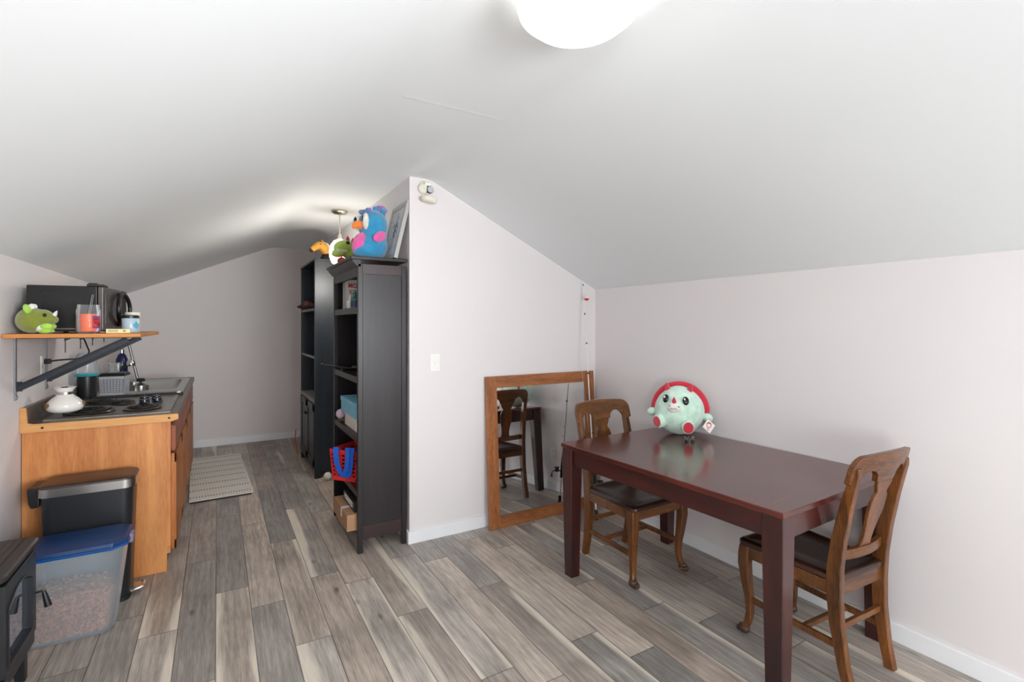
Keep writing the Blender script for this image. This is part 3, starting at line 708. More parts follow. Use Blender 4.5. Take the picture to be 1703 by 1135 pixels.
mb.build('basket_body', M_rb, t, smooth=0)
t2 = thing('webbing_strap', 'bright blue webbing strap looped over the red basket rim', 'strap', (.835, 3.535, SH['d'] + .0005), R(38))
M_bs = mat('blue_webbing', srgb(22, 92, 200), .75, bump=.2, bscale=300)
mb = MB()
def strap(pts, w, th=.003, side=(0, 1, 0)):
    rg = []; pts = [Vector(p) for p in pts]; s_ = Vector(side)
    for i, p in enumerate(pts):
        tn = (pts[min(i + 1, len(pts) - 1)] - pts[max(i - 1, 0)]).normalized(); nn = tn.cross(s_).normalized()
        rg.append(mb.ring([p + s_ * a * w / 2 + nn * c_ * th / 2 for a, c_ in ((-1, -1), (1, -1), (1, 1), (-1, 1))]))
    mb.skin(rg)
strap([(-.07, .07, .17), (-.11, .07, .222), (-.128, .07, .232), (-.134, .068, .2), (-.131, .06, .12), (-.124, .03, .05), (-.119, .0, .03), (-.122, -.03, .05), (-.13, -.05, .12), (-.136, -.06, .2), (-.13, -.065, .238), (-.1, -.07, .22), (-.07, -.07, .18)], .045)
mb.build('strap_loop', M_bs, t2)
mb = MB(); strap([(-.09, -.02, .19), (-.12, -.03, .235), (-.139, -.035, .238), (-.142, -.04, .18), (-.137, -.025, .1), (-.13, .005, .045)], .036); mb.build('strap_tail', M_bs, t2)
t = thing('wire_rack', 'black wire rack of odds and ends beside the red basket on the fourth shelf', 'rack', (.80, 3.285, SH['d'] + .0008))
mb = MB()
for z in (.03, .16):
    for k in range(5): mb.tube([(.0 + .04 * k, -.05, z), (.0 + .04 * k, .06, z)], .003, 6)
    mb.box(-.01, .2, -.055, -.045, z - .004, z + .004); mb.box(-.01, .2, .055, .065, z - .004, z + .004); mb.box(-.02, -.008, -.055, .065, z - .008, z + .008)
for x in (-.01, .19):
    for y in (-.05, .06): mb.tube([(x, y, 0), (x, y, .24)], .004, 6)
mb.build('wire_frame', M_blkm, t)
M_odd = mat('mixed_packets', srgb(128, 150, 166), .5, var=.6, scale=18)
t = thing('packet', 'pale blue packet on the lower tier of the black wire rack', 'packet', (.83, 3.28, SH['d'] + .036))
MB().box(-.03, .06, -.02, .03, .0, .1).build('wrapper', M_odd, t, bevel=.008, seg=3)
MB().box(-.032, .062, -.003, .01, .1, .112).build('seal', M_wc, t)
# bottom shelf
M_card = mat('brown_cardboard', srgb(168, 130, 96), .75, var=.05, scale=5); M_tape = mat('white_tape', srgb(222, 218, 214), .35)
t = thing('cardboard_box', 'brown cardboard box sealed with white tape, jutting from the bottom shelf', 'cardboard box', (.80, 3.42, SH['e']))
MB().box(.705, 1.04, 3.245, 3.66, SH['e'] + .001, SH['e'] + .105).build('box_body', M_card, t, world=True, bevel=.003)
mb = MB().box(.704, 1.03, 3.39, 3.43, SH['e'] + .104, SH['e'] + .1062).box(.7035, .7055, 3.39, 3.43, SH['e'] + .05, SH['e'] + .1062)
mb.build('tape', M_tape, t, world=True)
t = thing('game_box', 'black board game box with white lettering lying on the cardboard box', 'game box', (.86, 3.42, SH['e'] + .106))
M_gb = mat('game_black', srgb(30, 34, 30), .45, var=.2, scale=18)
MB().box(.755, 1.03, 3.27, 3.58, SH['e'] + .1068, SH['e'] + .168).build('box_body', M_gb, t, world=True, bevel=.002)
MB().text('HORRIFIED', .052, Matrix.Translation((.7545, 3.43, SH['e'] + .14)) @ Matrix.Rotation(R(-90), 4, 'Z') @ Matrix.Rotation(R(90), 4, 'X') @ Matrix.Diagonal((.92, .95, 1, 1)), bold=.0012).build('lettering', M_white, t, world=True)

# ---- on top of the near bookcase
def plush(name, col, b=.25): return mat(name, col, .95, var=.12, scale=25, bump=b, bscale=180, sheen=.5)
P_bl = plush('blue_plush', srgb(34, 142, 188)); P_pk = plush('pink_plush', srgb(226, 86, 160)); P_wh = plush('white_plush', srgb(230, 226, 218)); P_or = plush('orange_felt', srgb(244, 130, 32), .1)
P_bk = mat('black_eye', srgb(10, 10, 12), .15); P_pu = plush('purple_fur', srgb(132, 112, 196), .6); P_pp = plush('purple_pink_fur', srgb(190, 112, 180), .6)
ZT = 1.888
t = thing('plush_bird', 'blue plush bird with orange beak and pink wings on top of the near bookcase', 'plush toy', (.905, 3.40, ZT + .006), R(-74))
MB().ell((0, 0, .09), (.105, .105, .095)).ell((0, -.05, .05), (.085, .09, .05)).ell((0, .005, .235), (.105, .098, .105)).ell((0, .01, .16), (.095, .09, .09)).build('body', P_bl, t, remesh=.007)
MB().ell((0, -.088, .105), (.05, .05, .08), rot=(-28, 0, 0)).build('belly', P_pk, t)
for s in (-1, 1):
    MB().ell((s * .105, -.005, .145), (.018, .055, .034), rot=(28, 0, s * 6)).build('wing', P_pk, t)
    e = MB().ell((s * .05, -.078, .245), (.034, .022, .055), rot=(0, s * 10, s * -25)).build('eye_patch', P_wh, t)
    MB().ell((s * .047, -.098, .26), (.012, .006, .024), rot=(0, 0, s * -20)).build('pupil', P_bk, e)
MB().tube([(0, -.08, .225), (0, -.115, .225), (0, -.135, .212), (0, -.14, .195)], [.03, .026, .017, .006], 14).build('beak', P_or, t, smooth=60)
mb = MB()
for i in range(44):
    a = rnd.random() * 6.28; r_ = rnd.random() * .06
    mb.mi = i % 3
    mb.ell((r_ * math.cos(a) * 1.2, .055 + r_ * math.sin(a) * .8, .325 + rnd.random() * .045 - r_ * .3), (.018, .018, .022), rot=(rnd.random() * 90, rnd.random() * 90, 0), seg=8, rings=6)
for i in range(10):
    mb.mi = i % 3
    mb.ell((-.06 + .013 * i, -.05 - .01 * math.sin(i), .325), (.015, .015, .014), seg=8, rings=6)
mb.build('tuft', [P_pu, P_pp, P_bl], t)
# framed picture leaning on the hall side of the partition
t = thing('framed_picture', 'white framed botanical print leaning against the wall behind the blue bird', 'picture', (1.005, 3.36, ZT))
M_frw = mat('frame_grey_white', srgb(172, 172, 168), .5); M_pap = mat('print_paper', srgb(214, 212, 212), .6, var=.03); M_ink = mat('print_teal', srgb(74, 112, 124), .7, var=.4, scale=60); M_ink2 = mat('print_blush', srgb(196, 160, 160), .7)
ML = Matrix.Translation((.992, 3.36, ZT + .007)) @ Matrix.Rotation(R(13.5), 4, 'Y')
FHH, FHY = .4, .165
mb = MB()
for y0, y1, z0, z1 in ((-FHY, -FHY + .03, 0, FHH), (FHY - .03, FHY, 0, FHH), (-FHY + .03, FHY - .03, 0, .03), (-FHY + .03, FHY - .03, FHH - .03, FHH)):
    mb.box(0, .026, y0, y1, z0, z1, M=ML)
mb.build('frame', M_frw, t, world=True, bevel=.002)
MB().box(.01, .016, -FHY + .03, FHY - .03, .03, FHH - .03, M=ML).build('print', M_pap, t, world=True)
mb = MB()
for i in range(24):
    a = rnd.random() * 2 * PI; r_ = .02 + .05 * rnd.random()
    mb.box(-.0005, .001, -.012, .012, -.004, .004, M=ML @ Matrix.Translation((.0095, r_ * math.cos(a) * .8, .235 + r_ * math.sin(a))) @ Matrix.Rotation(a + rnd.random(), 4, 'X'))
mb.box(.009, .0102, -.003, .003, .08, .34, M=ML)
mb.build('plant_motif', M_ink, t, world=True)
mb = MB()
for z in (.09, .16, .29): mb.box(.0092, .0101, -FHY + .032, FHY - .032, z, z + .002, M=ML)
for y in (-.09, .08): mb.box(.0092, .0101, y, y + .002, .03, FHH - .03, M=ML)
mb.build('grid_lines', M_ink2, t, world=True)
# green dinosaur
P_gr = plush('moss_plush', srgb(160, 186, 66)); P_gl = plush('lime_plush', srgb(160, 206, 62)); P_rd = plush('red_plush', srgb(196, 24, 40))
t = thing('plush_dinosaur', 'green plush dinosaur with white teeth lying beside the blue bird, holding a red ball', 'plush toy', (.86, 3.8, ZT), R(-80))
MB().ell((0, .06, .06), (.07, .09, .06)).ell((0, -.055, .135), (.06, .08, .055), rot=(8, 0, 0)).ell((0, -.095, .09), (.048, .055, .03), rot=(12, 0, 0)).ell((0, .0, .1), (.06, .07, .06)).build('body', P_gr, t, remesh=.006)
mb = MB()
for s in (-1, 1):
    for i in range(7):
        mb.lathe([(.006, 0), (.001, -.016)], c=(s * (.05 - .003 * i * .5), -.06 - .011 * i, .112), seg=6)
mb.build('teeth', P_wh, t)
for s in (-1, 1): MB().ell((s * .05, -.05, .165), (.014, .014, .014)).build('eye', P_bk, t)
mb = MB()
for i, (y, z) in enumerate(((-.03, .195), (.01, .185), (.05, .15))): mb.lathe([(.016, -.01), (.012, .012), (.001, .03)], c=(0, y, z), seg=10)
mb.build('back_spike', P_rd, t)
o = tag(MB().ell((0, 0, .028), (.031, .031, .028)).ell((0, 0, .055), (.005, .005, .01)).build('toy_ball', mat('shiny_red', srgb(192, 18, 34), .2), base=(.775, 3.74, ZT)), 'shiny red toy ball at the edge of the bookcase top', 'ball')
# horse head on the far bookcase
t = thing('horse_figure', 'tan toy horse head with pale mane and black base on the far bookcase', 'figurine', (.91, 5.16, 2.0785), R(-80))
P_tan = mat('tan_horse', srgb(224, 160, 56), .6, var=.25, scale=16); P_drk = mat('dark_muzzle', srgb(58, 40, 30), .6)
mb = MB(); mb.tube([(0, .035, .03), (0, .02, .09), (0, -.02, .14), (0, -.06, .15), (0, -.1, .125), (0, -.128, .1)], [.055, .05, .044, .042, .03, .024], 14)
for s in (-1, 1): mb.lathe([(.012, 0), (.008, .02), (.001, .036)], c=(s * .022, -.03, .172), seg=8)
mb.build('head', P_tan, t, smooth=60)
MB().ell((0, -.128, .1), (.024, .022, .022)).build('muzzle', P_drk, t)
MB().tube([(0, -.02, .182), (0, .02, .165), (0, .05, .12), (0, .07, .06)], [.012, .018, .02, .014], 10).build('mane', P_wh, t, smooth=60)
for s in (-1, 1): MB().ell((s * .036, -.058, .158), (.006, .008, .008), seg=10, rings=8).build('eye', P_bk, t)
MB().lathe([(.001, 0), (.085, 0), (.085, .012), (.07, .035), (.06, .06), (.05, .075), (.001, .075)], c=(0, .03, 0), seg=28).build('base', M_blk, t, smooth=40)
# cloth on the far bookcase
o = MB()
for i, (x, y, z, rx, ry, rz_) in enumerate(((.80, 5.2, 1.637, .09, .12, .026), (.77, 5.3, 1.64, .075, .11, .028), (.83, 5.4, 1.636, .1, .1, .025), (.76, 5.24, 1.672, .05, .07, .018), (.73, 5.35, 1.632, .055, .1, .02))):
    o.ell((x, y, z), (rx, ry, rz_), seg=16, rings=10)
M_cl = mat('dark_red_cloth', srgb(70, 30, 30), .9, var=.7, scale=14, bump=.4, bscale=40)
tag(o.build('folded_cloth', M_cl, world=True, base=(.8, 5.25, 1.612), remesh=.012), 'dark red cloth heaped on the upper shelf of the far bookcase', 'cloth')
# orange cord and ball
M_oc = mat('orange_cord', srgb(206, 96, 60), .5)
tag(MB().tube([(.74, 5.92, .3), (.735, 5.93, .2), (.75, 5.925, .1), (.76, 5.935, .02), (.80, 6.0, .006), (.9, 6.05, .006)], .005, 8).build('extension_cord', M_oc, world=True, base=(.8, 5.95, 0)), 'thin orange cord hanging beside the far bookcase door', 'cord')
t = tag(MB().ell((0, 0, .037), (.037, .037, .037)).ell((0, 0, .073), (.006, .006, .002), seg=8, rings=6).build('toy_ball', M_white, base=(.885, 4.88, 0)), 'white ball on the floor beside the far bookcase', 'ball')
# pendant lamp
t = thing('pendant_lamp', 'glowing glass pendant lamp on a thin rod in the hall ceiling', 'lamp', (.906, 4.447, ZC))
M_nik = mat('brushed_nickel', srgb(178, 172, 160), .25, 1)
MB().lathe([(.001, 0), (.066, 0), (.066, -.012), (.05, -.024), (.012, -.03), (.001, -.03)], seg=36).build('ceiling_rose', M_nik, t)
MB().cyl((0, 0, -.02), (0, 0, -.2), .006, seg=12).cyl((0, 0, -.2), (0, 0, -.245), .012, .02, seg=16).build('rod', M_cream, t)
M_pg = mat('pendant_glass', srgb(255, 246, 226), .3, emit=(srgb(255, 240, 212), 3))
MB().lathe([(.02, -.245), (.05, -.26), (.078, -.3), (.088, -.35), (.085, -.4), (.065, -.45), (.03, -.475), (.001, -.48)], seg=36, cap=False).build('glass_shade', M_pg, t, smooth=60)

# ------------------------------------------------------------------ mint plush and clips on the table
P_mi = plush('mint_plush', srgb(208, 240, 220)); P_red = plush('crimson_plush', srgb(206, 26, 56)); P_wb = plush('soft_white_plush', srgb(236, 238, 228))
t = thing('plush_dragon', 'round mint green plush dragon with red horns and red-soled feet sitting on the table', 'plush toy', (2.503, 2.16, TH), R(-56))
t.scale = (.89, .9, 1)
MB().ell((0, 0, .147), (.169, .16, .147), seg=40, rings=24).ell((0, -.02, .2), (.13, .128, .105), seg=32, rings=20).build('body', P_mi, t, remesh=.007)
mb = MB()
pts = []
for i in range(25):
    a = R(-6 + 192 * i / 24); pts.append((.18 * math.cos(a), .03, .145 + .163 * math.sin(a)))
mb.tube(pts, [.012] + [.021] * 23 + [.012], 8, flat=.55, up=(0, 1, 0))
mb.build('mane', P_red, t, smooth=60)
MB().ell((-.015, -.148, .185), (.048, .03, .034), rot=(-10, 0, -4), seg=24, rings=14).build('snout', P_wb, t)
mb = MB().ell((-.042, -.168, .197), (.005, .004, .004), seg=8, rings=6).ell((.018, -.172, .193), (.005, .004, .004), seg=8, rings=6)
mb.tube([(-.036, -.1735, .176), (-.026, -.1765, .181), (-.016, -.178, .178), (-.004, -.178, .182), (.006, -.1765, .176)], .0015, 6)
mb.build('mouth', mat('red_stitch', srgb(140, 40, 50), .8), t)
MB().lathe([(.016, -.004), (.013, .016), (.003, .038)], M=Matrix.Translation((-.014, -.152, .212)) @ Matrix.Rotation(R(16), 4, 'X'), seg=14).build('nose_horn', P_red, t)
for x, z in ((-.072, .235), (.06, .228)):
    a = math.asin(x / .16)
    e = MB().ell((x, -.142 * math.cos(a) + (-.012 if x < 0 else -.012), z), (.021, .012, .026), rot=(-22, 0, math.degrees(a)), seg=18, rings=12).build('eye', P_bk, t)
    MB().ell((x - .006, -.142 * math.cos(a) - .0235, z + .011), (.006, .003, .007), rot=(-22, 0, 0), seg=10, rings=6).build('eye_glint', M_white, e)
for x in (-.07, .075):
    MB().lathe([(.02, 0), (.016, .02), (.004, .046)], M=Matrix.Translation((x, -.045, .282)) @ Matrix.Rotation(R(18 if x > 0 else -12), 4, 'Y') @ Matrix.Rotation(R(24), 4, 'X'), seg=14).build('horn', P_red, t)
for x, y, z, yaw in ((-.112, -.115, .092, -38), (.07, -.14, .074, 18)):
    Mf = Matrix.Translation((x, y, z)) @ Matrix.Rotation(R(yaw), 4, 'Z') @ Matrix.Rotation(R(90 + 6), 4, 'X')
    f = MB().lathe([(.036, -.04), (.042, 0), (.042, .02), (.036, .03), (.001, .032)], M=Mf, seg=24).build('foot', P_mi, t, smooth=60)
    MB().lathe([(.034, .0305), (.031, .036), (.001, .038)], M=Mf, seg=24).build('sole', P_red, f)
for s in (-1, 1): MB().ell((s * .19, -.005, .13 if s < 0 else .115), (.034, .028, .026), rot=(0, s * 15, 0)).build('arm', P_mi, t)
tg = MB().box(-.03, .03, -.0012, 0, -.03, .03, M=Matrix.Translation((.2, -.075, .075)) @ Matrix.Rotation(R(15), 4, 'Z') @ Matrix.Rotation(R(38), 4, 'Y') @ Matrix.Rotation(R(-12), 4, 'X')).build('hang_tag', M_white, t)
Mt = Matrix.Translation((.2, -.0765, .075)) @ Matrix.Rotation(R(15), 4, 'Z') @ Matrix.Rotation(R(12), 4, 'Y') @ Matrix.Rotation(R(-12), 4, 'X')
mb = MB().tube([Mt @ Vector((.015 * math.cos(a), -.0005, .008 + .015 * math.sin(a))) for a in [2 * PI * i / 24 for i in range(24)]], .0025, 6, loop=True)
mb.box(-.013, .013, -.0015, 0, .014, .02, M=Mt)
for i in range(3): mb.box(-.016 + .004 * i, .006, -.0012, 0, -.014 - .006 * i, -.0115 - .006 * i, M=Mt)
mb.build('tag_emblem', mat('tag_red', srgb(220, 96, 84), .6), tg)
M_wire = mat('clip_wire', srgb(200, 200, 200), .2, 1)
for i, (x, y, rz_, lb) in enumerate(((2.372, 1.992, 20, 'small black binder clip on the table, the one nearer the mirror'), (2.396, 1.968, -35, 'small black binder clip on the table, the one farther from the mirror'))):
    t = thing('binder_clip', lb, 'binder clip', (x, y, TH), R(rz_), 'binder clips')
    MB().prism([(-.009, 0), (.009, 0), (.002, .013), (-.002, .013)], 0, -.0095, .0095).build('clip_body', M_blk, t, bevel=.001)
    mb = MB()
    for s in (-1, 1): mb.tube([(-.006, s * .003, .012), (-.005, s * .007, .022), (-.003, s * .012, .031), (.003, s * .012, .031), (.005, s * .007, .022), (.006, s * .003, .012)], .0008, 6)
    mb.build('clip_arm', M_wire, t)

# ------------------------------------------------------------------ kitchen run
CX0, CXF, CY0, CY1, CZ = XL + .001, -.235, 3.555, 5.97, .925
t = thing('base_cabinet', 'orange-brown wooden kitchen base cabinet with a plain end panel and panelled doors', 'cabinet', (-.56, CY0, 0))
B = dict(parent=t, world=True)
MB().box(CX0 + .004, CXF - .022, CY0, CY0 + .018, 0, CZ - .04).build('end_panel', M_cab, bevel=.001, **B)
MB().box(CXF - .07, CXF - .06, CY0 + .02, CY1, 0, .11).build('toe_kick', M_cabd, **B)
MB().box(CX0 + .02, CXF - .03, CY1 - .018, CY1, 0, CZ - .04).build('end_panel', M_cab, **B)
mb = MB()
mb.box(CXF - .024, CXF - .004, CY0 + .004, CY0 + .044, .105, CZ - .04)
for k in range(1, 5): y = CY0 + k * (CY1 - CY0) / 4; mb.box(CXF - .024, CXF - .004, y - .035, y if k == 4 else y + .015, .105, CZ - .04)
mb.box(CXF - .024, CXF - .004, CY0, CY1, CZ - .07, CZ - .04); mb.box(CXF - .024, CXF - .004, CY0, CY1, .105, .14); mb.box(CXF - .024, CXF - .004, CY0, CY1, .68, .72)
mb.build('face_frame', M_cab, **B)
w = (CY1 - CY0 - .02) / 4
for k in range(4):
    y0 = CY0 + .03 + k * w; y1 = y0 + w - .03
    MB().prism([(CXF - .004, .70), (CXF + .016, .70), (CXF + .02, .712), (CXF + .02, .845), (CXF - .004, .858)], 1, y0, y1).build('drawer_front', M_draw, bevel=.003, **B)
    mb = MB().box(CXF - .004, CXF + .014, y0, y1, .115, .685)
    n = 8
    for i in range(n):
        a = y0 + .05 + (y1 - y0 - .1) * i / n; mb.box(CXF + .012, CXF + .02, a + .003, a + (y1 - y0 - .1) / n - .003, .17, .63)
    mb.box(CXF + .012, CXF + .022, y0, y0 + .05, .115, .685).box(CXF + .012, CXF + .022, y1 - .05, y1, .115, .685)
    mb.box(CXF + .012, CXF + .022, y0, y1, .115, .17).box(CXF + .012, CXF + .022, y0, y1, .63, .685)
    mb.build('door', M_cabd, bevel=.002, **B)
t = thing('countertop', 'brown speckled laminate countertop with pine edging and a low backsplash', 'countertop', (-.55, CY0, CZ - .04))
B = dict(parent=t, world=True)
# laminate top with an opening for the sink
SX0, SX1, SY0, SY1 = -.70, -.285, 4.86, 5.72
mb = MB()
mb.box(CX0 + .02, -.205, 3.553, SY0, CZ - .039, CZ); mb.box(CX0 + .02, -.205, SY1, 5.985, CZ - .039, CZ)
mb.box(CX0 + .02, SX0, SY0, SY1, CZ - .039, CZ); mb.box(SX1, -.205, SY0, SY1, CZ - .039, CZ)
mb.build('worktop', M_lam, smooth=0, **B)
MB().box(CX0, CX0 + .022, 3.553, 5.985, CZ - .039, CZ + .088).build('backsplash', M_lam, bevel=.004, **B)
mb = MB().prism([(CX0, CZ - .042), (-.232, CZ - .042), (-.2, CZ - .03), (-.2, CZ - .004), (-.205, CZ + .001), (CX0 + .055, CZ + .001), (CX0 + .03, CZ + .008), (CX0 + .024, CZ + .09), (CX0 - .0, CZ + .09)], 1, 3.538, 3.5535)
for x in (-.80, -.245): mb.cyl((x, 3.537, CZ - .02), (x, 3.54, CZ - .02), .008, seg=12)
o = mb.build('end_strip', M_edge, bevel=.001, **B); plabel(o, 'raw pine edge strip')
mb = MB()
for x in (-.80, -.245): mb.cyl((x, 3.5345, CZ - .02), (x, 3.5375, CZ - .02), .006, seg=12)
mb.build('screw', M_iron, o, world=True)
# cooktop
t = thing('cooktop', 'worn stainless drop-in cooktop with black coil burners and four knobs', 'cooktop', (-.52, 4.0, CZ))
B = dict(parent=t, world=True)
KX0, KX1, KY0, KY1 = -.815, -.245, 3.615, 4.40
mb = MB(); rg = []
for ins, z in ((0, .0005), (0, .008), (.006, .014), (.02, .014), (.03, .009), (.2, .009)):
    rg.append(mb.ring([(x, y, CZ + z) for x, y in ((KX0 + ins, KY0 + ins), (KX1 - ins, KY0 + ins), (KX1 - ins, KY1 - ins), (KX0 + ins, KY1 - ins))]))
mb.skin(rg).build('steel_plate', M_steelw, smooth=30, **B)
for x, y, r_ in ((-.655, 3.82, .1), (-.66, 4.2, .08), (-.40, 3.80, .08), (-.535, 4.12, .055)):
    o = MB().lathe([(r_ * 1.22, .0135), (r_ * 1.2, .017), (r_ * 1.08, .0125), (r_ * .9, .0105), (.001, .0105)], c=(x, y, CZ), seg=40, cap=False).build('drip_pan', M_pan, **B)
    mb = MB(); pts = [(x + r_ * (.2 + .8 * i / 90) * math.cos(.3 + i * .2 * 1.05), y + r_ * (.2 + .8 * i / 90) * math.sin(.3 + i * .2 * 1.05), CZ + .023) for i in range(91)]
    mb.tube(pts, .0058, 8); mb.build('coil', M_coil, o, world=True, smooth=60)
for x, y in ((-.415, 4.05), (-.35, 4.09), (-.43, 4.2), (-.365, 4.23)):
    o = MB().lathe([(.001, .009), (.03, .009), (.031, .014), (.026, .02), (.024, .036), (.001, .037)], c=(x, y, CZ), seg=24).build('knob', mat('knob_blue_black', srgb(26, 32, 48), .25) if 'knob_blue_black' not in bpy.data.materials else bpy.data.materials['knob_blue_black'], **B)
    MB().box(x - .004, x + .004, y - .021, y + .021, CZ + .033, CZ + .043).build('knob_grip', bpy.data.materials['knob_blue_black'], o, world=True, bevel=.001)
o = MB().box(-.74, -.225, 4.45, 4.52, CZ + .0005, CZ + .02).build('burner_cover_bar', M_blkm, world=True, base=(-.5, 4.485, CZ), bevel=.004)
tag(o, 'black flat bar lying on the counter between cooktop and sink', 'bar')
tag(MB().box(-.262, -.238, 4.455, 4.50, CZ + .0205, CZ + .028).ell((-.25, 4.48, CZ + .03), (.008, .014, .003), seg=10, rings=6).build('scrubber', M_white, world=True, base=(-.25, 4.48, CZ + .02), bevel=.002), 'tiny white scrubber on the end of the black bar', 'scrubber')
# sink
t = thing('sink', 'stainless drop-in kitchen sink at the far end of the counter', 'sink', (-.5, 5.3, CZ))
B = dict(parent=t, world=True)
mb = MB(); rg = []
def rr(x0, x1, y0, y1, r, z, n=6):
    P = []
    for cx, cy, a0 in ((x1 - r, y1 - r, 0), (x0 + r, y1 - r, 90), (x0 + r, y0 + r, 180), (x1 - r, y0 + r, 270)):
        for k in range(n + 1): P.append((cx + r * math.cos(R(a0 + 90 * k / n)), cy + r * math.sin(R(a0 + 90 * k / n)), z))
    return P
for (x0, x1, y0, y1, r_, z) in ((-.80, -.232, 4.62, 5.80, .03, CZ + .0005), (-.80, -.232, 4.62, 5.80, .03, CZ + .006), (-.79, -.242, 4.63, 5.79, .03, CZ + .01), (-.695, -.29, 4.87, 5.71, .05, CZ + .008), (-.688, -.297, 4.877, 5.703, .05, CZ - .005), (-.68, -.305, 4.885, 5.695, .05, CZ - .15), (-.66, -.325, 4.905, 5.675, .04, CZ - .165)):
    rg.append(mb.ring(rr(x0, x1, y0, y1, r_, z)))
mb.skin(rg, cap=False); mb.bm.faces.new(rg[-1])
mb.build('basin', M_steel, smooth=50, **B)
MB().lathe([(.001, .001), (.035, .001), (.04, .003), (.04, .0)], c=(-.49, 5.3, CZ - .165), seg=24).build('drain', M_chrome, **B)
t = thing('kitchen_faucet', 'dark arched kitchen faucet with a shiny chrome spray head above the sink', 'faucet', (-.755, 5.1, CZ + .01))
MB().lathe([(.001, 0), (.03, 0), (.03, .01), (.02, .02), (.02, .06), (.014, .065), (.001, .066)], seg=24).build('faucet_base', M_chrome, t)
MB().tube([(0, 0, .05), (.02, -.01, .09), (.06, -.02, .135), (.105, -.02, .185), (.125, -.02, .205)], [.015, .015, .014, .013, .016], 14).build('spout', M_iron, t, smooth=60)
MB().lathe([(.001, .035), (.02, .03), (.03, .012), (.032, -.01), (.028, -.02), (.001, -.02)], c=(.145, -.02, .2), seg=24).build('spray_head', M_chrome, t)
t = thing('steel_pot', 'small lidded stainless pot with a black knob standing in the sink', 'pot', (-.545, 5.08, CZ - .1645))
MB().lathe([(.001, 0), (.05, 0), (.054, .006), (.054, .19), (.001, .19)], seg=32).build('pot_body', M_steel, t, bevel=.001)
MB().lathe([(.056, .188), (.056, .194), (.03, .21), (.001, .214)], seg=32, cap=False).build('lid', M_steel, t)
MB().lathe([(.001, .212), (.008, .212), (.008, .222), (.028, .228), (.032, .238), (.024, .25), (.001, .254)], seg=24).build('knob', M_blk, t)
# things on the counter
t = thing('coffee_decanter', 'squat white glass coffee decanter with a steel neck band on the cooktop', 'decanter', (-.75, 3.74, CZ + .03))
MB().lathe([(.001, 0), (.055, 0), (.078, .012), (.086, .034), (.083, .05), (.06, .078), (.04, .094), (.037, .1), (.036, .118), (.042, .128), (.054, .142), (.05, .142), (.034, .122), (.001, .1)], seg=44).build('decanter_body', mat('milk_glass', srgb(240, 238, 232), .12, var=.02, coat=.4), t, smooth=50)
MB().lathe([(.0385, .1), (.04, .101), (.04, .116), (.0385, .117)], seg=36, cap=False).build('neck_band', M_chrome, t)
MB().lathe([(.001, .12), (.034, .121), (.03, .13), (.001, .134)], seg=24).box(-.014, .014, -.008, .008, .13, .143).build('lid', M_blk, t)
mb = MB()
for a0 in (-5, 65, 150, 220, 265 - 55):
    a = R(a0)
    for k in range(6):
        b_ = 2 * PI * k / 6; rr_ = .084
        mb.ell((rr_ * math.cos(a + math.cos(b_) * .13), rr_ * math.sin(a + math.cos(b_) * .13), .045 + .01 * math.sin(b_)), (.006, .006, .005), seg=8, rings=6)
mb.build('flower_motif', mat('brown_decal', srgb(132, 98, 52), .4, var=.4, scale=80), t)
t = thing('canister', 'black canister with a teal rim and clear domed top beside the grey basket', 'canister', (-.802, 4.59, CZ + .011))
MB().lathe([(.001, 0), (.053, 0), (.055, .008), (.055, .15), (.001, .15)], seg=36).build('canister_body', M_blk, t, bevel=.002)
M_teal = mat('teal_plastic', srgb(30, 150, 160), .35)
MB().lathe([(.056, .15), (.066, .152), (.068, .162), (.064, .17), (.056, .17)], seg=36).build('lid_rim', M_teal, t)
M_clr = clear('clear_plastic', (.86, .87, .9, 1), .22, .12, (.75, .77, .8, 1))
MB().lathe([(.06, .17), (.062, .19), (.057, .24), (.058, .3), (.045, .315), (.001, .318)], seg=36, cap=False).build('clear_dome', M_clr, t)
t = thing('dish_basket', 'grey plastic basket with square perforations and a black tray on top', 'basket', (-.672, 4.67, CZ + .0095), R(-6))
MB().box(-.05, .076, -.045, .075, .006, .13).build('dark_core', M_blkm, t)  # black box added inside to stand in for shade behind the holes
mb = MB()
M_gp = mat('grey_plastic', srgb(176, 178, 184), .45)
shell(-.056, .082, -.055, .085, 0.001, .14, .008, .003, 8, 8, 8)
mb.build('basket_body', M_gp, t, smooth=0)
MB().box(-.066, .092, -.066, .096, .141, .152).box(-.06, .085, -.055, .085, .152, .163).build('tray', M_blk, t, bevel=.004)
t = thing('drinking_glass', 'clear drinking glass on the black tray over the grey basket', 'glass', (-.665, 4.69, CZ + .173))
M_gls = clear('clear_glass', (.95, .96, .96, 1), .03, .03, (.8, .82, .84, 1))
MB().lathe([(.001, 0), (.03, 0), (.034, .006), (.039, .07), (.037, .07), (.031, .008), (.001, .006)], seg=30).build('glass_body', M_gls, t)
MB().lathe([(.0385, .066), (.0402, .068), (.0402, .071), (.0372, .071)], seg=30, cap=False).build('glass_rim', M_gls, t)
t = thing('pepper_shaker', 'small steel shaker standing on the sink deck behind the basket', 'shaker', (-.752, 5.5, CZ + .0115))
MB().lathe([(.001, 0), (.028, 0), (.027, .09), (.024, .14), (.001, .14)], seg=24).build('shaker_body', M_steel, t)
MB().lathe([(.024, .14), (.026, .15), (.022, .17), (.01, .182), (.001, .184)], seg=24).build('shaker_cap', M_chrome, t)
t = thing('soap_bottle', 'dark blue bottle with a silver cap standing on the counter beyond the faucet', 'bottle', (-.775, 5.89, CZ + .0008))
M_db = mat('dark_blue_glass', srgb(20, 30, 78), .2)
MB().lathe([(.001, 0), (.042, 0), (.046, .01), (.046, .2), (.03, .245), (.018, .255), (.018, .262)], seg=28).build('bottle_body', M_db, t)
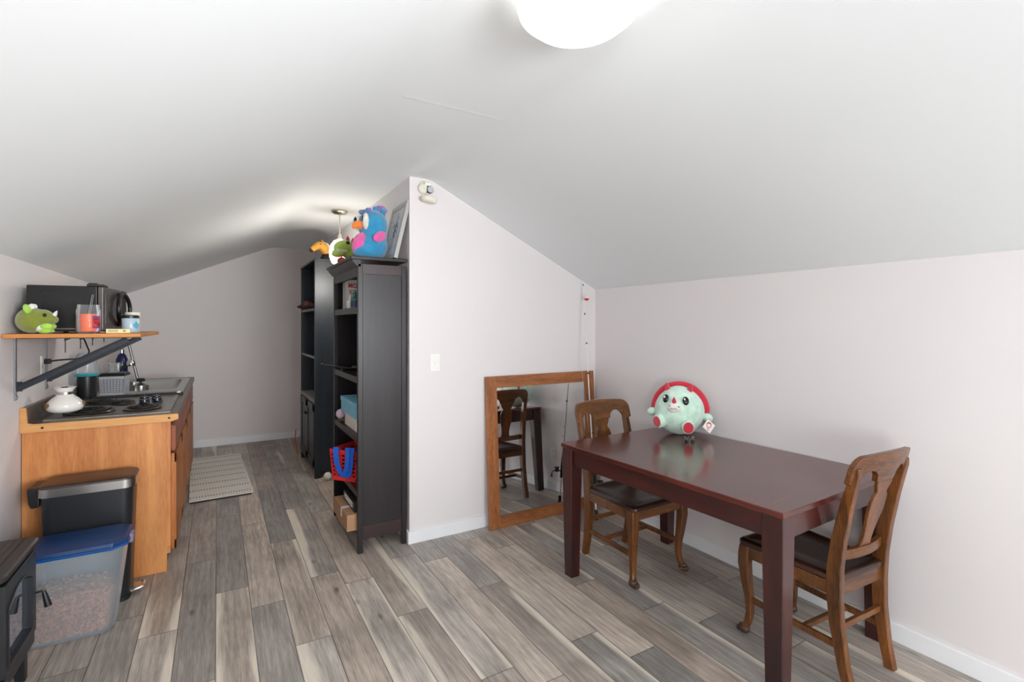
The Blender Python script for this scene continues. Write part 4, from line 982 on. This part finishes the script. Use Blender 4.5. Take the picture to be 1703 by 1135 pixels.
MB().lathe([(.02, .26), (.02, .29), (.012, .3), (.001, .3)], seg=20).build('cap', M_chrome, t)
# mop handle in the back corner
tag(MB().tube([(-.54, 6.42, .012), (-.81, 6.38, 1.39), (-.815, 6.379, 1.41)], [.013, .013, .009], 14).lathe([(.001, 0), (.03, 0), (.03, .02), (.016, .04), (.001, .04)], c=(-.54, 6.42, 0), seg=16).build('metal_pole', M_zinc, world=True, base=(-.54, 6.42, 0)), 'slanted grey metal pole leaning in the corner behind the sink', 'pole')

# ------------------------------------------------------------------ shelf with brackets
SZ = 1.385
t = thing('wall_shelf', 'pine wall shelf above the counter on dark diagonal steel braces', 'shelf', (XL, 3.3, SZ))
B = dict(parent=t, world=True)
MB().box(XL + .001, -.352, 3.28, 4.24, SZ, SZ + .022).build('board', M_shelf, bevel=.005, seg=3, **B)
for y in (3.47, 4.0):
    o = MB().box(XL + .001, XL + .006, y - .014, y + .014, 1.065, SZ).cyl((XL, y, 1.08), (XL + .012, y, 1.08), .008, seg=12).build('bracket_upright', M_zinc, bevel=.001, **B)
    mb = MB()
    mb.bar((XL + .02, y, 1.13), (-.43, y, SZ - .014), .005, .034, up=(0, 0, 1)); mb.bar((XL + .02, y - .014, 1.145), (-.43, y - .014, SZ - .003), .028, .005, up=(0, 0, 1))
    mb.box(XL + .004, XL + .03, y - .003, y + .003, 1.11, 1.16)
    o2 = mb.build('brace', M_iron, bevel=.001, **B)
    MB().box(XL + .006, -.40, y - .012, y + .012, SZ - .006, SZ - .0005).build('top_flange', M_iron, **B)
for x, y in ((-.704, 3.52), (-.674, 3.7), (-.651, 3.88), (-.628, 4.08)):
    l = .085 - (y - 3.5) * .07
    MB().tube([(x, y, SZ), (x, y, SZ - l), ], .0025, 8).prism([(x - .004, SZ), (x + .04, SZ), (x - .004, SZ - .022)], 1, y - .0015, y + .0015).build('hook', M_iron, **B)
# outlet and cord below the shelf
t = thing('wall_outlet', 'white outlet plate on the left wall below the shelf with a black cord plugged in', 'outlet', (XL, 3.93, 1.21))
MB().box(0, .006, -.036, .036, -.06, .06).build('outlet_plate', M_white, t, bevel=.003)
for z in (-.025, .025): MB().box(.004, .009, -.016, .016, z - .014, z + .014).build('socket', M_cream, t, bevel=.004)
t = thing('power_cord', 'black microwave cord with its plug in the outlet under the shelf', 'cord', (XL + .01, 3.93, 1.21))
MB().box(.0, .03, -.014, .014, .01, .04).build('plug', M_blk, t, bevel=.005)
MB().tube([(.025, 0, .025), (.06, .02, .03), (.12, .1, .03), (.16, .2, .035), (.16, .26, .07), (.13, .3, .14), (.11, .32, .174)], .0045, 8).build('cable', M_blk, t, smooth=60)
# microwave
ZS = SZ + .0225
mw = thing('microwave', 'black microwave oven with a curved door handle on the wooden shelf', 'microwave', (-.690, 3.44, ZS), R(-6))
MB().box(-.155, .135, -.0, .44, .008, .25).build('casing', M_blk, mw, bevel=.005)
mb = MB()
for r0_, z in ((0, .25),):
    mb.prism([(-.105, .07), (-.105, .215), (-.095, .226), (.085, .226), (.095, .215), (.095, .07), (.088, .07), (.088, .213), (.082, .219), (-.092, .219), (-.098, .213), (-.098, .07)], 1, -.004, .002)
mb.build('side_emboss', M_blk, mw)
mb = MB()
for gx in (-.075, -.02, .035):
    for k in range(4): mb.box(gx, gx + .04, -.0015, .002, .06 + k * .011, .065 + k * .011)
mb.build('vent_slot', M_blkm, mw)
MB().box(-.15, .13, -.002, .002, .02, .026).build('base_seam', M_zinc, mw)
M_scr = mat('tinted_window', srgb(72, 68, 66), .12, var=.05)
dr = MB().box(.137, .160, .002, .34, .012, .248).build('door', mat('grey_door', srgb(96, 92, 90), .25, .4), mw, bevel=.004)
MB().box(.1595, .162, .04, .27, .05, .215).build('door_window', M_scr, dr, bevel=.001)
mb = MB().tube([(.174 + .008 * math.cos(a) ** 2, .305 + .115 * math.cos(a), .135 + .092 * math.sin(a)) for a in [2 * PI * i / 36 for i in range(36)]], .011, 12, loop=True)
mb.cyl((.158, .305, .227), (.176, .305, .227), .008, seg=12).cyl((.158, .305, .043), (.176, .305, .043), .008, seg=12)
mb.build('handle', M_blk, dr, smooth=60)
MB().box(.137, .160, .345, .438, .012, .248).build('control_panel', M_blk, mw, bevel=.004)
for x in (-.12, .1):
    for y in (.04, .4): MB().cyl((x, y, 0), (x, y, .009), .012, seg=12).build('foot', M_blkm, mw)
tag(MB().box(-.60, -.53, 3.43, 3.56, ZS + .2505, ZS + .262).box(-.595, -.56, 3.44, 3.5, ZS + .262, ZS + .268).build('phone_cradle', M_blkm, world=True, base=(-.56, 3.5, ZS + .25), bevel=.002), 'flat black gadget lying on top of the microwave', 'gadget')
# plush triceratops on the shelf
P_ol = plush('olive_plush', srgb(118, 128, 30)); P_lm = plush('bright_lime_plush', srgb(158, 208, 54))
t = thing('plush_triceratops', 'olive green plush triceratops on the end of the wooden shelf', 'plush toy', (-.785, 3.352, ZS), R(90))
MB().ell((0, .012, .066), (.058, .062, .064), seg=28, rings=18).ell((0, -.028, .078), (.046, .046, .044)).ell((0, -.066, .07), (.025, .024, .022)).build('body', P_ol, t, remesh=.005)
for s in (-1, 1): MB().ell((s * .034, .02, .12), (.026, .014, .026), rot=(-20, s * 20, 0)).build('frill', P_lm, t)
for s in (-.5, .5): MB().ell((s * .04, .008, .134), (.013, .013, .015), seg=10, rings=8).build('frill_spike', P_wh, t, smooth=60)
MB().lathe([(.011, 0), (.009, .014), (.002, .03)], M=Matrix.Translation((0, -.07, .088)) @ Matrix.Rotation(R(25), 4, 'X'), seg=12).build('horn', P_wh, t, smooth=60)
MB().ell((0, -.026, .032), (.042, .034, .03)).build('belly', P_wh, t)
for s in (-1, 1):
    MB().ell((s * .036, -.05, .036), (.018, .024, .016)).build('arm', P_lm, t); MB().ell((s * .03, -.042, .0125), (.018, .026, .012)).build('foot', P_lm, t)
    MB().ell((s * .042, -.045, .092), (.007, .008, .009), seg=12, rings=8).build('eye', P_bk, t)
# candles and small things
t = thing('jar_candle', 'orange candle in a tall clear jar in front of the microwave', 'candle', (-.578, 3.345, ZS))
M_wax = mat('orange_wax', srgb(236, 98, 28), .4, var=.05, scale=14)
MB().lathe([(.001, .0005), (.044, .0005), (.049, .006), (.05, .02), (.05, .118), (.046, .13), (.045, .148), (.043, .148), (.044, .131), (.047, .117), (.047, .02), (.043, .008), (.001, .008)], seg=40).build('jar', M_gls, t, smooth=50)
MB().lathe([(.001, .009), (.042, .009), (.0465, .02), (.0465, .1), (.001, .099)], seg=36).build('wax', M_wax, t)
mb = MB(); rg = [mb.ring([(.0507 * math.cos(R(a)), .0507 * math.sin(R(a)), z) for z in (.026, .09)]) for a in range(-62, -8, 6)]; mb.skin(rg, closed=False)
o = mb.build('jar_label', mat('candle_label', srgb(168, 44, 52), .4, var=.8, scale=50), t)
mb = MB()
for z in (.03, .084): 
    rg = [mb.ring([(.0511 * math.cos(R(a)), .0511 * math.sin(R(a)), z + d) for d in (-.004, .004)]) for a in range(-62, -8, 6)]; mb.skin(rg, closed=False)
mb.build('label_band', mat('label_purple', srgb(98, 66, 150), .4), o)
tag(MB().tube([(-.578, 3.35, ZS + .1), (-.566, 3.362, ZS + .2), (-.563, 3.364, ZS + .203), (-.560, 3.36, ZS + .2), (-.57, 3.345, ZS + .1)], .0013, 8).build('wick_dipper', M_steel, world=True, base=(-.578, 3.35, ZS + .088)), 'thin bent steel wick tool sticking up from the orange candle jar', 'wick tool')
t = thing('matchbox', 'pale yellow small box with a printed panel at the front shelf edge', 'box', (-.452, 3.325, ZS), R(3))
MB().box(-.05, .05, -.014, .014, 0, .022).build('sleeve', mat('pale_yellow_card', srgb(226, 216, 160), .6), t, bevel=.001)
mb = MB()
for i in range(9): mb.box(-.04 + i * .0045, -.038 + i * .0045, -.0148, -.0138, .006, .017)
mb.box(.02, .032, -.0148, -.0138, .008, .016)
mb.build('printed_panel', mat('grey_print', srgb(112, 108, 96), .6), t)
t = thing('lighter', 'small dark red lighter lying beside the pale yellow box', 'lighter', (-.518, 3.345, ZS), R(8))
MB().box(-.028, .022, -.007, .007, 0, .011).build('lighter_body', mat('dark_red_plastic', srgb(112, 36, 40), .35), t, bevel=.003)
MB().box(.022, .034, -.006, .006, .001, .011).build('lighter_head', M_steel, t, bevel=.001)
t = thing('jar_candle', 'pale blue jar candle with a black lid by the microwave door', 'candle', (-.415, 3.44, ZS))
M_pb = mat('pale_blue_glass', srgb(172, 192, 204), .3, var=.05)
MB().lathe([(.001, 0), (.036, 0), (.039, .004), (.039, .078), (.036, .081), (.001, .081)], seg=36).build('jar', M_pb, t, smooth=50)
MB().lathe([(.001, .081), (.0405, .081), (.0405, .093), (.036, .097), (.001, .097)], seg=36).build('lid', M_blk, t)
mb = MB()
rg = [mb.ring([(.0396 * math.cos(R(a)), .0396 * math.sin(R(a)), .042 + d * .022 * (1 - abs(a + 42) / 32)) for d in (-1, 1)]) for a in range(-70, -13, 4)]; mb.skin(rg, closed=False)
mb.build('jar_label', mat('sky_label', srgb(86, 168, 200), .4), t)
t = thing('pill_bottle', 'white plastic tub with a ribbed lid behind the pale blue candle', 'tub', (-.422, 3.58, ZS))
MB().lathe([(.001, 0), (.033, 0), (.034, .09), (.001, .09)], seg=28).build('tub_body', M_cream, t, bevel=.002)
MB().lathe([(.001, .09), (.037, .09), (.037, .112), (.034, .116), (.001, .116)], seg=28).build('lid', M_cream, t)

# ------------------------------------------------------------------ trash can, food bin, stove, rug
t = thing('trash_can', 'slim black step trash can with a steel lid rim in front of the cabinet', 'trash can', (-.58, 3.37, 0))
B = dict(parent=t, world=True)
mb = MB(); rg = [mb.ring(rr(-.755 + i, -.385 - i, 3.265 + i, 3.49 - i, .045, z)) for i, z in ((.018, .01), (.016, .02), (0, .6))]
mb.skin(rg).build('can_body', M_bin, smooth=50, **B)
mb = MB(); rg = [mb.ring(rr(-.765, -.375, 3.255, 3.5, .05, z)) for z in (.6, .642)]
mb.skin(rg).build('rim_band', M_steel, smooth=50, **B)
mb = MB(); rg = [mb.ring(rr(-.763 + i, -.377 - i, 3.257 + i, 3.498 - i, .048, z)) for i, z in ((0, .6425), (.002, .65), (.012, .655))]
mb.skin(rg).build('lid', M_lidtop, smooth=40, **B)
MB().prism([(-.805, .645), (-.757, .645), (-.757, .55), (-.79, .545), (-.8, .57)], 1, 3.3, 3.46).build('hinge', M_blk, bevel=.006, **B)
mb = MB().tube([(-.41, 3.34, .02), (-.365, 3.34, .03), (-.352, 3.345, .03), (-.35, 3.38, .03), (-.352, 3.415, .03), (-.365, 3.42, .03), (-.41, 3.42, .02)], .008, 10).box(-.4, -.354, 3.345, 3.415, .026, .034)
mb.build('pedal', M_chrome, bevel=0, **B)
mb = MB(); rg = [mb.ring(rr(-.74, -.4, 3.28, 3.475, .04, z)) for z in (0, .02)]; mb.skin(rg).build('base_ring', M_blkm, smooth=50, **B)

t = thing('storage_bin', 'translucent plastic storage bin with a blue lid, half full of pet food', 'storage bin', (-.55, 3.08, 0))
B = dict(parent=t, world=True)
M_milk = clear('milky_plastic', (.9, .93, .96, 1), .3, .25, srgb(205, 215, 224))
bx = [(-.74, -.44, 2.99, 3.15, .04, .001), (-.755, -.425, 2.98, 3.16, .045, .02), (-.80, -.382, 2.935, 3.195, .055, .40), (-.805, -.376, 2.93, 3.2, .055, .41)]
mb = MB(); rg = [mb.ring(rr(*b_[:5], b_[5])) for b_ in bx]; mb.skin(rg, cap=False); mb.bm.faces.new(list(reversed(rg[0])))
mb.build('bin_body', M_milk, smooth=50, **B)
mb = MB(); oct_ = lambda i, z: [(x, y, z) for x, y in ((-.81 + i, 2.97), (-.77, 2.925 + i), (-.42, 2.925 + i), (-.366 - i, 2.97), (-.366 - i, 3.16), (-.42, 3.206 - i), (-.77, 3.206 - i), (-.81 + i, 3.16))]
mb.skin([mb.ring(oct_(0, .405)), mb.ring(oct_(-.002, .418))]).build('lid_rim', M_bluerim, bevel=.003, **B)
mb = MB(); mb.skin([mb.ring(oct_(0, .4185)), mb.ring(oct_(.006, .437)), mb.ring(oct_(.02, .44))]).build('lid', M_blue, bevel=.003, **B)
MB().box(-.372, -.355, 3.03, 3.09, .39, .432).build('latch', mat('latch_grey', srgb(128, 122, 146), .4), bevel=.004, **B)
MB().box(-.72, -.52, 2.948, 2.953, .2, .28).build('grip_panel', M_milk, bevel=.003, **B) if False else None
mb = MB()
rg = [mb.ring(rr(a, b_, c_, d_, .03, z)) for a, b_, c_, d_, z in ((-.72, -.46, 3.012, 3.13, .012), (-.735, -.445, 3.0, 3.14, .04), (-.75, -.43, 2.985, 3.155, .215), (-.70, -.48, 3.03, 3.11, .24))]
mb.skin(rg)
for i in range(1000):
    z = .022 + .205 * rnd.random(); k = (z - .02) / .38
    f = rnd.random(); x0_, x1_ = -.755 - .045 * k + .014, -.425 + .043 * k - .014; y0_, y1_ = 2.98 - .045 * k + .014, 3.16 + .035 * k - .014
    if f < .6: x, y = x0_ + .03 + (x1_ - x0_ - .06) * rnd.random(), y0_
    elif f < .8: x, y = x1_, y0_ + .03 + (y1_ - y0_ - .06) * rnd.random()
    elif f < .87: a = rnd.random() * PI / 2; x, y = x1_ - .03 + .03 * math.cos(a), y0_ + .03 - .03 * math.sin(a)
    else: x, y, z = x0_ + .02 + (x1_ - x0_ - .04) * rnd.random(), y0_ + .03 + .12 * rnd.random(), .23 + .012 * rnd.random()
    mb.ico((x, y, z), (.0085, .0085, .006), rot=(rnd.random() * 3, rnd.random() * 3, 0))
tag(mb.build('pet_food_kibble', M_kib, world=True, base=(-.59, 3.07, .004), smooth=60), 'brown pet food kibble heaped inside the translucent bin', 'pet food', kind='stuff')

t = thing('stove_heater', 'black freestanding stove heater with an arched glass door at the lower left corner', 'stove', (-.77, 2.5, 0))
B = dict(parent=t, world=True)
VX, VY0, VY1, VT = -.672, 2.43, 2.80, .563
MB().box(-.872, VX, VY0 + .01, VY1 - .01, .14, VT - .03).build('stove_body', M_stove, bevel=.006, **B)
mb = MB()
rg = [mb.ring(rr(-.882 + i, VX + .028 - i, VY0 - .02 + i, VY1 + .028 - i, .03, z)) for i, z in ((.014, VT - .034), (0, VT - .022), (0, VT - .008), (.008, VT))]
mb.skin(rg)
for k in range(3): mb.box(-.86, VX + .0 - .018 - k * .022, VY0 + .0, VY1 + .01 - k * .02, VT + .0005 + k * .002, VT + .003 + k * .002)
mb.build('top_plate', M_stovetop, smooth=40, bevel=.001, **B)
# door: frame with an arched opening
DZ0, DZ1, DY0, DY1 = .185, VT - .045, VY0 + .012, VY1 - .011
def arch_pts(y0, y1, z0, zs, zt, n=16):
    P = [(y0, z0), (y1, z0), (y1, zs)]
    for k in range(1, n): u = k / n; P.append((y1 + (y0 - y1) * u, zs + (zt - zs) * math.sin(PI * u)))
    P.append((y0, zs)); return P
inner = arch_pts(DY0 + .03, DY1 - .05, DZ0 + .035, DZ1 - .095, DZ1 - .05)
outer = arch_pts(DY0, DY1, DZ0, DZ1, DZ1 + .0001)
mb = MB()
for x0, x1, A, Bq in ((VX, VX + .022, outer, inner),):
    a0 = mb.ring([(x0, y, z) for y, z in A]); a1 = mb.ring([(x1, y, z) for y, z in A]); b0 = mb.ring([(x0, y, z) for y, z in Bq]); b1 = mb.ring([(x1, y, z) for y, z in Bq])
    mb.skin([a0, a1, b1, b0], cap=False, loop=True)
dr = mb.build('door', M_stove, smooth=30, bevel=.003, **B)
mb = MB()
o2 = arch_pts(DY0 + .022, DY1 - .042, DZ0 + .027, DZ1 - .088, DZ1 - .042)
a0 = mb.ring([(VX + .02, y, z) for y, z in o2]); a1 = mb.ring([(VX + .025, y, z) for y, z in o2]); b1 = mb.ring([(VX + .025, y, z) for y, z in inner]); b0 = mb.ring([(VX + .02, y, z) for y, z in inner])
mb.skin([a0, a1, b1, b0], cap=False, loop=True).build('arch_moulding', M_stove, dr, world=True, smooth=30)
MB().prism(inner, 0, VX + .004, VX + .008).build('door_glass', mat('stove_glass', srgb(165, 176, 190), .04, .9, var=.03), dr, world=True, smooth=0)
mb = MB().tube([(VX + .015, DY1 - .008, .338), (VX + .042, DY1 - .008, .342), (VX + .05, DY1 - .008, .334)], .0045, 10)
mb.tube([(VX + .048, DY1 - .008, .34), (VX + .051, DY1 - .008, .325), (VX + .062, DY1 - .008, .275)], [.006, .009, .013], 12)
mb.build('handle', M_blk, dr, world=True)
MB().box(VX, VX + .018, VY0 + .012, VY1 - .012, .135, .18).build('ash_lip', M_stove, bevel=.004, **B)
for x in (-.85, -.70):
    for y in (VY0 + .05, VY1 - .05):
        MB().barpath([((x + (.012 if x > -.8 else -.012), y + (.012 if y > 2.5 else -.012), 0), .03, .03), ((x, y, .14), .055, .055)]).build('leg', M_stove, bevel=.004, **B)

mr_, nt, b = newmat('woven_rug'); L = nt.links
tc = N(nt, 'ShaderNodeTexCoord'); so = N(nt, 'ShaderNodeSeparateXYZ'); L.new(tc.outputs['Object'], so.inputs[0])
ny = mth('FRACT', mth('MULTIPLY', so.outputs[1], 1 / .195)); nx = mth('FRACT', mth('ADD', mth('MULTIPLY', so.outputs[0], 1 / .021), mth('MULTIPLY', so.outputs[1], 6)))
row = mth('COMPARE', ny, .5, .1); dash = mth('COMPARE', nx, .5, .17)
fine = N(nt, 'ShaderNodeTexNoise'); fine.inputs['Scale'].default_value = 90; L.new(tc.outputs['Object'], fine.inputs['Vector'])
c1 = rgbmix(fine.outputs['Fac'], srgb(214, 209, 200), srgb(242, 238, 230)); c1 = rgbmix(mth('MULTIPLY', mth('MULTIPLY', row, dash), .85), c1, srgb(70, 66, 62))
L.new(c1, b.inputs['Base Color']); b.inputs['Roughness'].default_value = .95
bp = N(nt, 'ShaderNodeBump'); bp.inputs['Strength'].default_value = .6; bp.inputs['Distance'].default_value = .006
L.new(mth('ADD', mth('SINE', mth('MULTIPLY', so.outputs[1], 130)), fine.outputs['Fac']), bp.inputs['Height']); L.new(bp.outputs['Normal'], b.inputs['Normal'])
t = thing('rug', 'cream woven rug with dark dashed rows on the floor by the kitchen cabinet', 'rug', (.0, 5.58, 0), R(2))
MB().box(-.228, .23, -.765, .76, .006, .016).build('weave', mr_, t, bevel=.003)
MB().box(-.22, .222, -.79, .775, .001, .007).build('backing', M_blkm, t)
mb = MB()
for i in range(60):
    y = -.75 + 1.5 * i / 59; mb.tube([(.228, y, .011), (.24 + .006 * rnd.random(), y + .006 * rnd.random(), .008)], .005, 6)
mb.build('fringe', mat('cream_yarn', srgb(206, 200, 190), .95), t)['kind'] = 'stuff'

# ------------------------------------------------------------------ light
def area(name, loc, rot, sx, sy, power, col=(1, 1, 1)):
    l = bpy.data.lights.new(name, 'AREA'); l.shape = 'RECTANGLE'; l.size = sx; l.size_y = sy; l.energy = power; l.color = col
    o = bpy.data.objects.new(name, l); C.objects.link(o); o.location = loc; o.rotation_euler = rot; return o
area('window_daylight', ((WX0 + WX1) / 2, YF - .14, (WZ0 + WZ1) / 2), (R(90), 0, 0), WX1 - WX0, WZ1 - WZ0, 105, (.90, .95, 1))
area('added_side_fill', (XL - .14, (VY_0 + VY_1) / 2, (VZ0 + VZ1) / 2), (0, R(-90), 0), VZ1 - VZ0, VY_1 - VY_0, 90, (.96, .98, 1))  # lamp at the added side window, more fill from the left
area('added_ceiling_fill', (.9, -.9, 1.25), (R(180), R(-42), 0), .5, .5, 8, (.98, .99, 1))  # added unseen lamp aimed upward to brighten the ceiling's left slope
o = area('added_front_fill', (.9, -1.0, 1.5), (0, 0, 0), .9, .9, 20, (.98, .99, 1)); o.data.spread = R(75)  # added unseen lamp behind the viewpoint, evens out the room light
o.rotation_euler = (Vector((-.6, 3.4, 1.9)) - o.location).to_track_quat('-Z', 'Y').to_euler()
l = bpy.data.lights.new('hall_bulb', 'POINT'); l.energy = 15; l.color = (1, .95, .88); l.shadow_soft_size = .09
o = bpy.data.objects.new('hall_bulb', l); C.objects.link(o); o.location = (.906, 4.447, ZC - .6)
wd = bpy.data.worlds.new('world'); scn.world = wd; wd.use_nodes = True
nt = wd.node_tree; sk = nt.nodes.new('ShaderNodeTexSky'); sk.sky_type = 'HOSEK_WILKIE'; bg = nt.nodes['Background']; nt.links.new(sk.outputs[0], bg.inputs[0]); bg.inputs['Strength'].default_value = .6

# ------------------------------------------------------------------ camera
cam = bpy.data.cameras.new('camera'); co = bpy.data.objects.new('camera', cam); C.objects.link(co)
cam.sensor_width = 36; cam.lens = 827 / 1703 * 36; cam.shift_y = (541 - 567.5) / 1703; cam.clip_start = .05
co.location = (0, 0, 1.45); co.rotation_euler = (R(90), 0, -math.atan(489.5 / 827)); scn.camera = co
scn.view_settings.view_transform = 'Standard'; scn.view_settings.look = 'None'; scn.view_settings.exposure = -.04; scn.view_settings.gamma = 1.02
scn.cycles.use_denoising = True; scn.cycles.max_bounces = 10; scn.cycles.diffuse_bounces = 6; scn.cycles.transparent_max_bounces = 12
scn.cycles.caustics_reflective = False; scn.cycles.caustics_refractive = False; scn.cycles.sample_clamp_indirect = 6
